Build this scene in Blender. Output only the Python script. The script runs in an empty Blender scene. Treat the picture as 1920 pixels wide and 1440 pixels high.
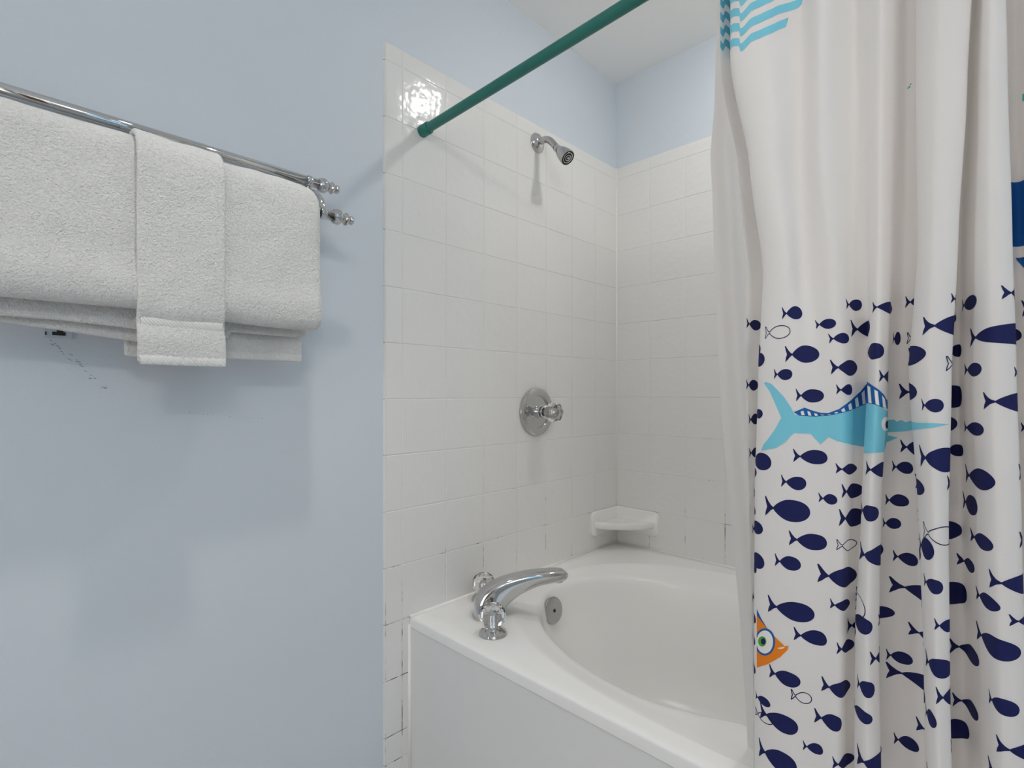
import bpy, bmesh, math, random
import numpy as np
from mathutils import Vector, Matrix, noise

# ------------------------------------------------------------ camera, light, exposure
sc = bpy.context.scene
COL = sc.collection
cam_d = bpy.data.cameras.new('camera'); cam = bpy.data.objects.new('camera', cam_d); COL.objects.link(cam)
cam.location = (1.2272, -1.8935, 1.1244)
cam.rotation_euler = (math.radians(90), 0, math.radians(44.226))
cam_d.sensor_width = 36; cam_d.lens = 18.435
cam_d.shift_y = 0.00955
cam_d.clip_start = 0.02
sc.camera = cam
sc.view_settings.view_transform = 'Standard'
sc.view_settings.look = 'None'
sc.view_settings.exposure = 0.07
sc.view_settings.gamma = 1
sc.view_settings.use_curve_mapping = False
sc.cycles.max_bounces = 14
sc.cycles.diffuse_bounces = 8
sc.cycles.transmission_bounces = 10
sc.cycles.glossy_bounces = 6
sc.cycles.caustics_reflective = False
sc.cycles.sample_clamp_indirect = 6
sc.cycles.use_denoising = True

world = bpy.data.worlds.new('world'); sc.world = world; world.use_nodes = True
world.node_tree.nodes['Background'].inputs[0].default_value = (0.75, 0.87, 1, 1)
world.node_tree.nodes['Background'].inputs[1].default_value = 1.0

SHOWER_LAMP = 165     # emission of the lens discs
ROOM_LAMP = 20
FILL_LAMP = 6  # emission of the added third downlight
GLOBE_LAMP = 112
WINDOW_GLOW = 1.35
REAR_FILL = 2.0  # glow of the added fill window behind the camera
CEIL = 2.437

def ceiling_lamp_emit(name, color, strength):
    m = bpy.data.materials.new(name); m.use_nodes = True
    nt = m.node_tree; nt.nodes.clear()
    o = nt.nodes.new('ShaderNodeOutputMaterial'); e = nt.nodes.new('ShaderNodeEmission')
    e.inputs[0].default_value = (*color, 1); e.inputs[1].default_value = strength
    nt.links.new(e.outputs[0], o.inputs[0])
    return m
CURTAIN_Z = [1.659,1.478,1.3114,1.1521,0.9711,0.7901,0.6163]
CURTAIN_XY = [[[0.8698,-1.0344],[0.8744,-0.9814],[0.8951,-1.05],[0.9468,-1.064],[0.9908,-1.0383],[1.024,-1.0594],[1.0569,-1.0305],[1.0697,-1.0383],[1.0816,-1.05],[1.0935,-1.0578],[1.1018,-1.0516],[1.1091,-1.0383],[1.1169,-1.0188],[1.129,-1.0204],[1.1298,-1.0516],[1.1578,-1.0874],[1.1856,-1.0773],[1.1779,-1.0344],[1.1833,-1.0126],[1.1896,-1.0422],[1.2016,-1.0874],[1.212,-1.0773],[1.2056,-1.0344],[1.2193,-1.011],[1.2661,-1.08],[1.3129,-1.01],[1.3597,-1.08],[1.4064,-1.01],[1.4532,-1.08],[1.5,-1.01]],[[0.9,-1.0344],[0.907,-0.9814],[0.9247,-1.05],[0.9619,-1.064],[0.9908,-1.0383],[1.0236,-1.0578],[1.0601,-1.0305],[1.0707,-1.0367],[1.0814,-1.0492],[1.0929,-1.0578],[1.1016,-1.05],[1.1082,-1.036],[1.1156,-1.0172],[1.1296,-1.0204],[1.1298,-1.0516],[1.1539,-1.0874],[1.179,-1.0773],[1.1709,-1.0344],[1.1762,-1.0126],[1.1843,-1.0422],[1.2002,-1.0874],[1.2146,-1.0773],[1.2084,-1.0344],[1.2216,-1.011],[1.268,-1.08],[1.3144,-1.01],[1.3608,-1.08],[1.4072,-1.01],[1.4536,-1.08],[1.5,-1.01]],[[0.9117,-1.0344],[0.9272,-0.9814],[0.9444,-1.05],[0.9802,-1.064],[0.9976,-1.0422],[1.0359,-1.0539],[1.0601,-1.0305],[1.0724,-1.0328],[1.0791,-1.0461],[1.0917,-1.0609],[1.1016,-1.05],[1.1053,-1.0313],[1.1128,-1.0141],[1.1307,-1.0204],[1.1315,-1.0516],[1.1504,-1.0874],[1.1717,-1.0773],[1.1627,-1.0344],[1.1694,-1.0126],[1.1794,-1.0422],[1.2002,-1.0874],[1.2181,-1.0773],[1.2121,-1.0344],[1.2249,-1.011],[1.2708,-1.08],[1.3166,-1.01],[1.3624,-1.08],[1.4083,-1.01],[1.4542,-1.08],[1.5,-1.01]],[[0.9109,-1.0344],[0.9205,-0.9814],[0.9374,-1.05],[0.9838,-1.064],[1.0159,-1.0539],[1.0489,-1.0539],[1.062,-1.0305],[1.0755,-1.0149],[1.076,-1.0422],[1.0907,-1.0656],[1.0993,-1.05],[1.0946,-1.0188],[1.1069,-1.0048],[1.124,-1.0204],[1.1222,-1.0516],[1.1463,-1.0874],[1.1659,-1.0773],[1.1549,-1.0344],[1.1673,-1.0126],[1.1779,-1.0422],[1.2025,-1.0874],[1.2216,-1.0773],[1.2149,-1.0344],[1.2295,-1.011],[1.2746,-1.08],[1.3197,-1.01],[1.3647,-1.08],[1.4098,-1.01],[1.4549,-1.08],[1.5,-1.01]],[[0.9158,-1.0344],[0.9155,-0.9814],[0.9326,-1.05],[0.9838,-1.064],[1.0227,-1.0539],[1.0489,-1.0539],[1.0581,-1.0305],[1.0692,-1.0149],[1.0686,-1.0422],[1.0831,-1.0656],[1.0917,-1.05],[1.0873,-1.0188],[1.1081,-1.0048],[1.133,-1.0204],[1.132,-1.0516],[1.1514,-1.0874],[1.1634,-1.0773],[1.1522,-1.0344],[1.17,-1.0126],[1.1828,-1.0422],[1.2069,-1.0874],[1.2259,-1.0773],[1.2195,-1.0344],[1.2341,-1.011],[1.2784,-1.08],[1.3227,-1.01],[1.367,-1.08],[1.4114,-1.01],[1.4557,-1.08],[1.5,-1.01]],[[0.9199,-1.0344],[0.9138,-0.9814],[0.9319,-1.05],[0.9838,-1.064],[1.0227,-1.0539],[1.0457,-1.0539],[1.0517,-1.0305],[1.0628,-1.0149],[1.0611,-1.0422],[1.0789,-1.0656],[1.0893,-1.05],[1.0848,-1.0188],[1.1093,-1.0048],[1.1385,-1.0204],[1.1374,-1.0516],[1.1529,-1.0874],[1.1644,-1.0773],[1.1533,-1.0344],[1.1725,-1.0126],[1.1877,-1.0422],[1.2104,-1.0874],[1.2293,-1.0773],[1.2231,-1.0344],[1.2377,-1.011],[1.2814,-1.08],[1.3251,-1.01],[1.3689,-1.08],[1.4126,-1.01],[1.4563,-1.08],[1.5,-1.01]],[[0.9232,-1.0344],[0.9146,-0.9814],[0.9319,-1.05],[0.9838,-1.064],[1.0193,-1.0539],[1.0424,-1.0539],[1.0504,-1.0305],[1.0622,-1.0149],[1.0604,-1.0422],[1.0789,-1.0656],[1.0911,-1.05],[1.0873,-1.0188],[1.111,-1.0048],[1.1407,-1.0204],[1.139,-1.0516],[1.1544,-1.0874],[1.1669,-1.0773],[1.1564,-1.0344],[1.1751,-1.0126],[1.1896,-1.0422],[1.2135,-1.0874],[1.2319,-1.0773],[1.2258,-1.0344],[1.2399,-1.011],[1.2833,-1.08],[1.3266,-1.01],[1.37,-1.08],[1.4133,-1.01],[1.4567,-1.08],[1.5,-1.01]]]
FISH = [[0.0011,0.0428,1.2364,0.017,0.0],[0.0922,0.1266,1.1926,0.0196,0.0],[0.0006,0.0393,1.1385,0.0176,0.0],[0.0064,0.0422,1.0831,0.0176,0.0],[0.0042,0.0489,1.0293,0.0165,0.0],[0.0975,0.1263,1.0023,0.0143,0.0],[0.0236,0.0569,0.963,0.0173,0.0],[0.0952,0.1241,0.9414,0.0143,0.0],[0.1662,0.203,1.2419,0.0196,0.0],[0.2202,0.245,1.2233,0.0143,0.0],[0.2343,0.2629,1.2015,0.015,0.0],[0.268,0.326,1.2146,0.0261,0.0],[0.2615,0.2876,1.2491,0.0162,0.0],[0.1701,0.2205,1.1814,0.0255,0.0],[0.2328,0.2788,1.161,0.0224,0.0],[0.1538,0.1802,1.1531,0.0164,0.0],[0.2392,0.2676,1.1298,0.0153,0.0],[0.1849,0.2235,1.1218,0.0193,0.0],[0.1804,0.2252,1.0341,0.0206,0.0],[0.1076,0.1523,1.0208,0.0266,0.0],[0.1008,0.1376,1.1769,0.0216,0.0],[0.1078,0.1362,1.0938,0.0149,0.0],[0.2368,0.282,1.0199,0.0154,0.0],[0.1655,0.197,0.9956,0.0196,0.0],[0.2113,0.239,0.9763,0.0147,0.0],[0.1434,0.2015,0.9543,0.0322,0.0],[0.2452,0.2918,0.9889,0.0209,0.0],[0.2414,0.2958,0.9516,0.0259,0.0],[0.1365,0.1786,1.216,0.0189,1.0],[0.3323,0.3851,1.2387,0.0161,0.0],[0.3127,0.352,1.1805,0.0222,0.0],[0.3451,0.3794,1.147,0.0168,0.0],[0.4117,0.4497,1.248,0.0169,0.0],[0.5249,0.5516,1.2377,0.0127,0.0],[0.6119,0.6613,1.2346,0.0175,0.0],[0.6917,0.7401,1.2379,0.017,0.0],[0.7757,0.8252,1.2263,0.0215,0.0],[0.4972,0.5637,1.2062,0.0244,0.0],[0.5765,0.598,1.2213,0.0141,0.0],[0.3927,0.4075,1.1998,0.0182,0.0],[0.4196,0.5038,1.1735,0.0253,0.0],[0.5835,0.6118,1.1794,0.0162,0.0],[0.6432,0.7692,1.191,0.0247,0.0],[0.7478,0.7749,1.1951,0.0154,0.0],[0.6273,0.6709,1.1536,0.0165,0.0],[0.7024,0.7297,1.1483,0.0124,0.0],[0.4062,0.4885,1.1267,0.0232,0.0],[0.5658,0.613,1.1221,0.0292,0.0],[0.6722,0.737,1.1155,0.0216,0.0],[0.4964,0.5207,1.1104,0.0164,0.0],[0.5641,0.6,1.0863,0.0194,0.0],[0.6197,0.6714,1.0827,0.016,0.0],[0.7705,0.7975,1.0837,0.0128,0.0],[0.4077,0.4437,1.0518,0.0195,0.0],[0.4852,0.5457,1.0462,0.0299,0.0],[0.5827,0.611,1.0521,0.0153,0.0],[0.7037,0.758,1.0359,0.0199,0.0],[0.3319,0.3796,1.0239,0.0203,0.0],[0.3984,0.422,1.0237,0.0167,0.0],[0.6168,0.6832,1.0242,0.0249,0.0],[0.4234,0.492,1.0066,0.021,0.0],[0.5259,0.5662,1.0169,0.0192,0.0],[0.391,0.4161,0.9774,0.0167,0.0],[0.6049,0.6495,0.9886,0.0244,0.0],[0.3207,0.3554,0.9662,0.0212,0.0],[0.4256,0.458,0.9617,0.0157,0.0],[0.4171,0.4501,1.1992,0.0157,1.0],[0.5231,0.5678,1.1599,0.0181,1.0],[0.013,0.049,0.9067,0.0177,0.0],[0.1006,0.1403,0.9186,0.0202,0.0],[0.1024,0.1283,0.8533,0.0151,0.0],[0.1032,0.1428,0.8676,0.0242,0.0],[0.175,0.2227,0.9135,0.0233,0.0],[0.1576,0.1898,0.8772,0.0206,0.0],[0.2095,0.2878,0.8682,0.0284,0.0],[0.0051,0.0348,0.7992,0.0156,0.0],[0.1008,0.1267,0.7745,0.0151,0.0],[0.0984,0.1244,0.739,0.0138,0.0],[0.1478,0.2067,0.8086,0.0281,0.0],[0.2281,0.2788,0.8296,0.0155,0.0],[0.2872,0.3162,0.8362,0.0131,0.0],[0.1808,0.2236,0.776,0.0211,0.0],[0.2735,0.3234,0.7966,0.0225,0.0],[0.3097,0.3493,0.8149,0.0236,0.0],[0.2413,0.2876,0.7697,0.0178,0.0],[0.1499,0.1898,0.7086,0.0219,0.0],[0.2159,0.2821,0.7123,0.0232,0.0],[0.1257,0.1517,0.6586,0.0137,0.0],[0.0998,0.1257,0.6957,0.0151,0.0],[0.1354,0.1872,0.6411,0.0271,0.0],[0.329,0.3523,0.732,0.0218,0.0],[0.208,0.2558,0.6642,0.0229,0.0],[0.3145,0.3492,0.6928,0.0177,0.0],[0.0026,0.0292,0.5603,0.0141,0.0],[0.133,0.1855,0.5831,0.0313,0.0],[0.1934,0.2215,0.6178,0.0154,0.0],[0.2381,0.2885,0.6082,0.0187,0.0],[0.2386,0.285,0.9139,0.0148,1.0],[0.1781,0.2045,0.687,0.0155,1.0],[0.288,0.3409,0.834,0.034,1.0],[0.1257,0.1546,0.6339,0.0126,1.0],[0.3876,0.4083,0.9455,0.0152,0.0],[0.3229,0.3894,0.9088,0.028,0.0],[0.4002,0.4243,0.9003,0.0172,0.0],[0.3962,0.466,0.8598,0.0246,0.0],[0.5576,0.6028,0.9498,0.0238,0.0],[0.6289,0.6798,0.9509,0.0186,0.0],[0.4256,0.473,0.9215,0.0202,0.0],[0.4686,0.5067,0.9341,0.0267,0.0],[0.597,0.6369,0.912,0.0164,0.0],[0.7019,0.7477,0.9607,0.0198,0.0],[0.5581,0.6098,0.8701,0.0291,0.0],[0.4824,0.5189,0.8927,0.0177,0.0],[0.6718,0.7384,0.9116,0.0235,0.0],[0.6378,0.6845,0.8835,0.0176,0.0],[0.3583,0.4023,0.8216,0.0171,0.0],[0.4128,0.4611,0.8047,0.0189,0.0],[0.5054,0.5413,0.8468,0.0154,0.0],[0.6901,0.7318,0.8711,0.0143,0.0],[0.6345,0.7003,0.8369,0.0248,0.0],[0.4796,0.5354,0.7954,0.0233,0.0],[0.5875,0.6392,0.8008,0.0214,0.0],[0.3936,0.4169,0.763,0.0167,0.0],[0.3927,0.4754,0.741,0.0246,0.0],[0.5065,0.5581,0.7613,0.0224,0.0],[0.6638,0.6977,0.7729,0.0186,0.0],[0.59,0.6353,0.7324,0.0193,0.0],[0.4185,0.4562,0.6802,0.0204,0.0],[0.4762,0.5076,0.7288,0.0196,0.0],[0.3998,0.4212,0.6487,0.0177,0.0],[0.5618,0.6088,0.696,0.0251,0.0],[0.5292,0.5627,0.702,0.0181,0.0],[0.6763,0.7358,0.7271,0.0212,0.0],[0.6582,0.7237,0.6908,0.0229,0.0],[0.3462,0.3857,0.7725,0.02,0.0],[0.3289,0.3856,0.633,0.0307,0.0],[0.4852,0.5431,0.9545,0.0221,1.0],[0.4776,0.5288,0.6586,0.0133,1.0]]
PRINT = {"marlin":[[0.1352,1.0377],[0.1372,1.0426],[0.1392,1.0475],[0.1429,1.0519],[0.1464,1.0562],[0.1487,1.0596],[0.151,1.063],[0.1533,1.0663],[0.1555,1.0696],[0.1575,1.0735],[0.1595,1.0774],[0.1614,1.0813],[0.1634,1.0852],[0.1653,1.089],[0.1638,1.0926],[0.1622,1.0963],[0.1607,1.0999],[0.1591,1.1036],[0.1575,1.1072],[0.156,1.1107],[0.1543,1.1142],[0.1527,1.1177],[0.151,1.1213],[0.1493,1.1248],[0.1476,1.1284],[0.1443,1.1324],[0.1407,1.1365],[0.1369,1.1406],[0.1413,1.1424],[0.1456,1.1409],[0.1498,1.1395],[0.1528,1.1367],[0.1557,1.1338],[0.1586,1.131],[0.1615,1.1277],[0.1644,1.1244],[0.1672,1.1211],[0.1699,1.1179],[0.1719,1.1146],[0.1739,1.1114],[0.1758,1.1082],[0.1778,1.105],[0.1796,1.1014],[0.1814,1.0978],[0.1832,1.0942],[0.1894,1.0928],[0.1931,1.0926],[0.1968,1.0925],[0.2004,1.0923],[0.2039,1.0921],[0.2073,1.092],[0.2106,1.0918],[0.2141,1.0922],[0.2175,1.0925],[0.221,1.0929],[0.2247,1.0932],[0.2285,1.0936],[0.2321,1.0945],[0.2358,1.0953],[0.2393,1.0962],[0.2427,1.097],[0.246,1.098],[0.2498,1.099],[0.255,1.1],[0.2618,1.1009],[0.269,1.1023],[0.2755,1.1037],[0.28,1.1052],[0.2833,1.1067],[0.2865,1.1082],[0.29,1.1096],[0.3259,1.1116],[0.3305,1.1112],[0.3371,1.1108],[0.3417,1.1103],[0.3454,1.1086],[0.3497,1.1068],[0.3534,1.1051],[0.3579,1.1033],[0.3881,1.1006],[0.3884,1.0966],[0.3887,1.0925],[0.389,1.0884],[0.395,1.0886],[0.4002,1.0888],[0.4027,1.0859],[0.4062,1.0872],[0.4095,1.0885],[0.4121,1.087],[0.4149,1.0856],[0.4211,1.0876],[0.4738,1.0887],[0.4846,1.0881],[0.4909,1.0884],[0.4962,1.0886],[0.5007,1.0888],[0.5043,1.0889],[0.5073,1.089],[0.5099,1.0891],[0.5125,1.0889],[0.5152,1.0888],[0.518,1.0886],[0.521,1.0884],[0.5242,1.0882],[0.5279,1.088],[0.5242,1.0874],[0.521,1.0867],[0.518,1.0861],[0.5152,1.0854],[0.5124,1.0847],[0.5098,1.0839],[0.507,1.0834],[0.504,1.0828],[0.5002,1.0822],[0.4956,1.0815],[0.49,1.0807],[0.4833,1.0799],[0.4755,1.0788],[0.4235,1.0755],[0.4199,1.0747],[0.4166,1.0739],[0.4134,1.0731],[0.4105,1.0727],[0.4076,1.0724],[0.4046,1.0721],[0.4014,1.0718],[0.3979,1.0716],[0.3942,1.0714],[0.3902,1.0712],[0.3904,1.0672],[0.3946,1.0664],[0.3984,1.0655],[0.4019,1.0647],[0.4051,1.0639],[0.4023,1.0626],[0.3993,1.0612],[0.3962,1.0599],[0.3929,1.0587],[0.3892,1.0574],[0.3882,1.053],[0.3871,1.0486],[0.3635,1.0467],[0.3543,1.047],[0.3492,1.0468],[0.3451,1.0464],[0.342,1.0461],[0.3376,1.0456],[0.3313,1.0447],[0.3212,1.0434],[0.3228,1.0476],[0.324,1.0518],[0.2883,1.0501],[0.2843,1.0509],[0.2803,1.0518],[0.2743,1.0528],[0.2662,1.0539],[0.258,1.0551],[0.2516,1.0561],[0.2471,1.0569],[0.2436,1.0577],[0.24,1.0584],[0.2359,1.0601],[0.2317,1.0619],[0.2275,1.0636],[0.2246,1.0608],[0.2218,1.058],[0.2191,1.0552],[0.2165,1.0524],[0.2142,1.0553],[0.212,1.0582],[0.2097,1.0611],[0.2074,1.0641],[0.205,1.067],[0.2014,1.0672],[0.1977,1.0673],[0.1939,1.0674],[0.1902,1.0675],[0.1865,1.0676],[0.1829,1.0677],[0.1782,1.0636],[0.1759,1.0605],[0.1736,1.0573],[0.1714,1.0541],[0.1682,1.0516],[0.165,1.0491],[0.1618,1.0465],[0.1584,1.0439],[0.155,1.0429],[0.1514,1.042],[0.1477,1.0409],[0.1438,1.0399],[0.1397,1.0388]],"fin":[[0.182,1.0978],[0.1857,1.0995],[0.1896,1.1011],[0.1935,1.1028],[0.1975,1.1044],[0.2011,1.1032],[0.2045,1.1019],[0.2078,1.1007],[0.2109,1.0995],[0.2152,1.0984],[0.2194,1.0974],[0.2239,1.0974],[0.2286,1.0974],[0.2323,1.0989],[0.2359,1.1004],[0.2394,1.1019],[0.2427,1.1034],[0.2453,1.1056],[0.2481,1.1079],[0.2516,1.1101],[0.256,1.1123],[0.2615,1.1145],[0.2675,1.1172],[0.2732,1.1199],[0.2778,1.1226],[0.281,1.1254],[0.2837,1.1281],[0.2859,1.1314],[0.2882,1.1346],[0.2904,1.1378],[0.3219,1.1406],[0.3298,1.1383],[0.3353,1.1362],[0.3395,1.1342],[0.3426,1.1322],[0.345,1.1302],[0.3473,1.1279],[0.35,1.1255],[0.3531,1.1232],[0.3557,1.1201],[0.3588,1.1169],[0.3872,1.1134],[0.3876,1.1085],[0.3879,1.1036],[0.3554,1.1056],[0.3497,1.1068],[0.3454,1.1086],[0.3417,1.1103],[0.3371,1.1108],[0.3305,1.1112],[0.3259,1.1116],[0.29,1.1096],[0.2865,1.1082],[0.2833,1.1067],[0.28,1.1052],[0.2755,1.1037],[0.269,1.1023],[0.2618,1.1009],[0.255,1.1],[0.2498,1.099],[0.246,1.098],[0.2427,1.097],[0.2393,1.0962],[0.2358,1.0953],[0.2321,1.0945],[0.2285,1.0936],[0.2247,1.0932],[0.221,1.0929],[0.2175,1.0925],[0.2141,1.0922],[0.2106,1.0918],[0.2073,1.092],[0.2039,1.0921],[0.2004,1.0923],[0.1968,1.0925],[0.1931,1.0926],[0.1894,1.0928],[0.1857,1.0953]],"bars":[[[0.1914,1.0987],[0.1956,1.1002],[0.1975,1.0935],[0.1928,1.0937]],[[0.2013,1.0997],[0.2052,1.0985],[0.2069,1.093],[0.2026,1.0932]],[[0.2103,1.0968],[0.2138,1.096],[0.2154,1.0933],[0.2115,1.0929]],[[0.2184,1.095],[0.2219,1.0948],[0.2238,1.0942],[0.2197,1.0937]],[[0.2271,1.0949],[0.231,1.0958],[0.2329,1.0956],[0.2285,1.0946]],[[0.2363,1.0979],[0.24,1.0993],[0.2418,1.0978],[0.2377,1.0968]],[[0.2449,1.1022],[0.2486,1.1051],[0.251,1.1003],[0.2462,1.0991]],[[0.2561,1.1089],[0.2636,1.1119],[0.268,1.1031],[0.2589,1.1015]],[[0.2742,1.1167],[0.2797,1.1202],[0.2808,1.1136],[0.2819,1.107],[0.2769,1.1052],[0.2756,1.1109]],[[0.2846,1.1253],[0.2881,1.1298],[0.2888,1.1235],[0.2896,1.1172],[0.2904,1.1108],[0.2864,1.1092],[0.2858,1.1145],[0.2852,1.1199]],[[0.3226,1.1357],[0.3324,1.1336],[0.3337,1.1281],[0.335,1.1226],[0.3362,1.1171],[0.3374,1.1117],[0.3294,1.1123],[0.3279,1.1181],[0.3262,1.1239],[0.3245,1.1298]],[[0.3406,1.1302],[0.3443,1.1276],[0.3449,1.1229],[0.3455,1.1182],[0.3462,1.1136],[0.3469,1.1089],[0.343,1.1107],[0.3424,1.1155],[0.3419,1.1204],[0.3413,1.1253]],[[0.3497,1.1225],[0.3548,1.1175],[0.3567,1.1113],[0.359,1.1052],[0.3523,1.1069],[0.3514,1.1121],[0.3505,1.1173]]],"meye":[[0.3894,1.0827],[0.3896,1.0797],[0.3898,1.077],[0.3899,1.0748],[0.3897,1.0734],[0.3871,1.073],[0.3588,1.0753],[0.3557,1.0768],[0.3535,1.079],[0.3522,1.0816],[0.3516,1.0845],[0.3517,1.0874],[0.3527,1.09],[0.3543,1.0921],[0.3568,1.0934],[0.3605,1.0937],[0.3884,1.0921],[0.3888,1.0907],[0.389,1.0885],[0.3892,1.0858]],"mpup":[[0.3894,1.082],[0.3896,1.0799],[0.3897,1.0782],[0.3898,1.077],[0.3892,1.0766],[0.3876,1.077],[0.3624,1.0798],[0.3598,1.0816],[0.3592,1.0836],[0.3594,1.0856],[0.3607,1.0872],[0.3867,1.087],[0.3884,1.0874],[0.3891,1.087],[0.3892,1.0858],[0.3893,1.0841]],"orange":[[0.1291,0.7838],[0.1338,0.7814],[0.1379,0.7787],[0.1416,0.7759],[0.1451,0.773],[0.1484,0.77],[0.1526,0.7673],[0.1566,0.7645],[0.1605,0.7617],[0.1654,0.7584],[0.1701,0.755],[0.1752,0.757],[0.1738,0.7505],[0.1695,0.7436],[0.165,0.7365],[0.1611,0.7322],[0.157,0.7277],[0.1528,0.7232],[0.1483,0.7184],[0.1428,0.7139],[0.1366,0.7089],[0.1291,0.703],[0.1291,0.7088],[0.1291,0.7146],[0.1291,0.7203],[0.1291,0.7261],[0.1291,0.7319],[0.1291,0.7376],[0.1291,0.7434],[0.1291,0.7492],[0.1291,0.7549],[0.1291,0.7607],[0.1291,0.7665],[0.1291,0.7722],[0.1291,0.778]],"oblue":[[0.129,0.7933],[0.1337,0.7881],[0.1376,0.7826],[0.1415,0.7785],[0.145,0.7743],[0.1484,0.77],[0.1401,0.7723],[0.1351,0.7769],[0.1291,0.781],[0.1291,0.7872]],"omouth":[[0.161,0.7482],[0.1662,0.7514],[0.1712,0.7547],[0.1684,0.7502],[0.1639,0.7478]],"oring":[[0.1584,0.7561],[0.1581,0.7514],[0.1571,0.7467],[0.1555,0.7421],[0.1533,0.7379],[0.1506,0.7343],[0.1475,0.7313],[0.1441,0.7292],[0.1405,0.728],[0.1368,0.7277],[0.1332,0.7284],[0.1297,0.7299],[0.1295,0.7338],[0.1295,0.7382],[0.1295,0.7429],[0.1295,0.7476],[0.1295,0.7521],[0.1297,0.7561],[0.1332,0.7611],[0.1368,0.7653],[0.1405,0.7685],[0.1441,0.7706],[0.1475,0.7715],[0.1506,0.7712],[0.1533,0.7699],[0.1555,0.7676],[0.1571,0.7644],[0.1581,0.7605]],"owhite":[[0.1558,0.755],[0.1555,0.7511],[0.1547,0.7471],[0.1534,0.7432],[0.1516,0.7397],[0.1494,0.7366],[0.1468,0.7342],[0.1441,0.7324],[0.1412,0.7315],[0.1383,0.7314],[0.1355,0.7321],[0.133,0.7336],[0.131,0.736],[0.1295,0.739],[0.1295,0.7429],[0.1295,0.7469],[0.131,0.7514],[0.133,0.7557],[0.1355,0.7597],[0.1383,0.763],[0.1412,0.7656],[0.1441,0.7673],[0.1469,0.7681],[0.1494,0.7679],[0.1516,0.7667],[0.1534,0.7647],[0.1547,0.762],[0.1556,0.7587]],"ogreen":[[0.1465,0.7518],[0.1462,0.7493],[0.1453,0.7467],[0.1439,0.7443],[0.1421,0.7424],[0.1401,0.741],[0.1379,0.7404],[0.1359,0.7405],[0.1342,0.7414],[0.133,0.7431],[0.1326,0.7453],[0.133,0.7479],[0.1342,0.7507],[0.1359,0.7533],[0.1379,0.7553],[0.1401,0.7567],[0.1421,0.7572],[0.144,0.7569],[0.1453,0.7558],[0.1462,0.754]],"onavy":[[0.1454,0.7513],[0.1452,0.7493],[0.1444,0.7474],[0.1432,0.7458],[0.1418,0.7448],[0.1404,0.7445],[0.1391,0.745],[0.1383,0.7462],[0.138,0.7479],[0.1383,0.7499],[0.1391,0.7519],[0.1404,0.7535],[0.1418,0.7545],[0.1432,0.7548],[0.1444,0.7543],[0.1452,0.753]],"stripe":[[0.0113,1.7005],[0.0317,1.7142],[0.1316,1.6809],[0.1442,1.6639],[0.152,1.6639],[0.1606,1.6686],[0.1726,1.6678],[0.1842,1.6705],[0.1935,1.6757],[0.2024,1.6798]],"sail":[[0.7018,1.3639],[0.772,1.3834],[0.7828,1.3807],[0.7807,1.3023],[0.7731,1.3035],[0.7043,1.291]],"hull":[[0.7714,1.2886],[0.7803,1.2888],[0.7798,1.2761]],"mark":[[0.7861,1.4833],[0.786,1.4745],[0.4129,1.5363],[0.4167,1.5376]]}
LINER_Z = [1.9, 1.8202, 1.6376, 1.551, 1.4883, 1.3734, 1.1614, 1.0359, 0.9205, 0.7287, 0.5843, 0.4772, 0.3]
LINER_X = [0.8472, 0.8422, 0.8337, 0.8245, 0.8274, 0.8286, 0.8341, 0.8399, 0.8484, 0.8608, 0.8675, 0.8709, 0.8809]
# ------------------------------------------------------------ helpers
def link(o, parent=None):
    COL.objects.link(o)
    if parent is not None: o.parent = parent
    return o
def tag(o, label=None, cat=None, group=None, kind=None):
    if label: o['label'] = label
    if cat: o['category'] = cat
    if group: o['group'] = group
    if kind: o['kind'] = kind
    return o
def empty(name, loc=(0, 0, 0)):
    o = bpy.data.objects.new(name, None); COL.objects.link(o); o.location = loc; o.empty_display_size = .05
    return o
def mesh_obj(name, verts, faces, mat, parent=None, smooth=True, mats=None, midx=None, origin=None):
    me = bpy.data.meshes.new(name)
    verts = [tuple(v) for v in verts]
    off = Vector(origin) if origin is not None else Vector((0, 0, 0))
    if parent is not None: off = parent.matrix_basis.translation.copy()
    verts = [(v[0]-off.x, v[1]-off.y, v[2]-off.z) for v in verts]
    me.from_pydata(verts, [], faces)
    for m in (mats or [mat]): me.materials.append(m)
    if midx is not None: me.polygons.foreach_set('material_index', midx)
    me.polygons.foreach_set('use_smooth', [smooth]*len(me.polygons))
    me.update()
    o = bpy.data.objects.new(name, me)
    if parent is None: o.location = off
    return link(o, parent)
def fix_normals(o):
    bm = bmesh.new(); bm.from_mesh(o.data); bmesh.ops.remove_doubles(bm, verts=bm.verts, dist=1e-6)
    bmesh.ops.recalc_face_normals(bm, faces=bm.faces); bm.to_mesh(o.data); bm.free(); return o
def sharp(o, ang=35):
    o.data.set_sharp_from_angle(angle=math.radians(ang)); return o
def box_vf(x0, x1, y0, y1, z0, z1):
    v = [(x0,y0,z0),(x1,y0,z0),(x1,y1,z0),(x0,y1,z0),(x0,y0,z1),(x1,y0,z1),(x1,y1,z1),(x0,y1,z1)]
    f = [(0,3,2,1),(4,5,6,7),(0,1,5,4),(1,2,6,5),(2,3,7,6),(3,0,4,7)]
    return v, f
def frame_from(n):
    n = Vector(n).normalized()
    a = Vector((0,0,1)) if abs(n.z) < .9 else Vector((1,0,0))
    u = a.cross(n).normalized(); return u, n.cross(u), n
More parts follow.
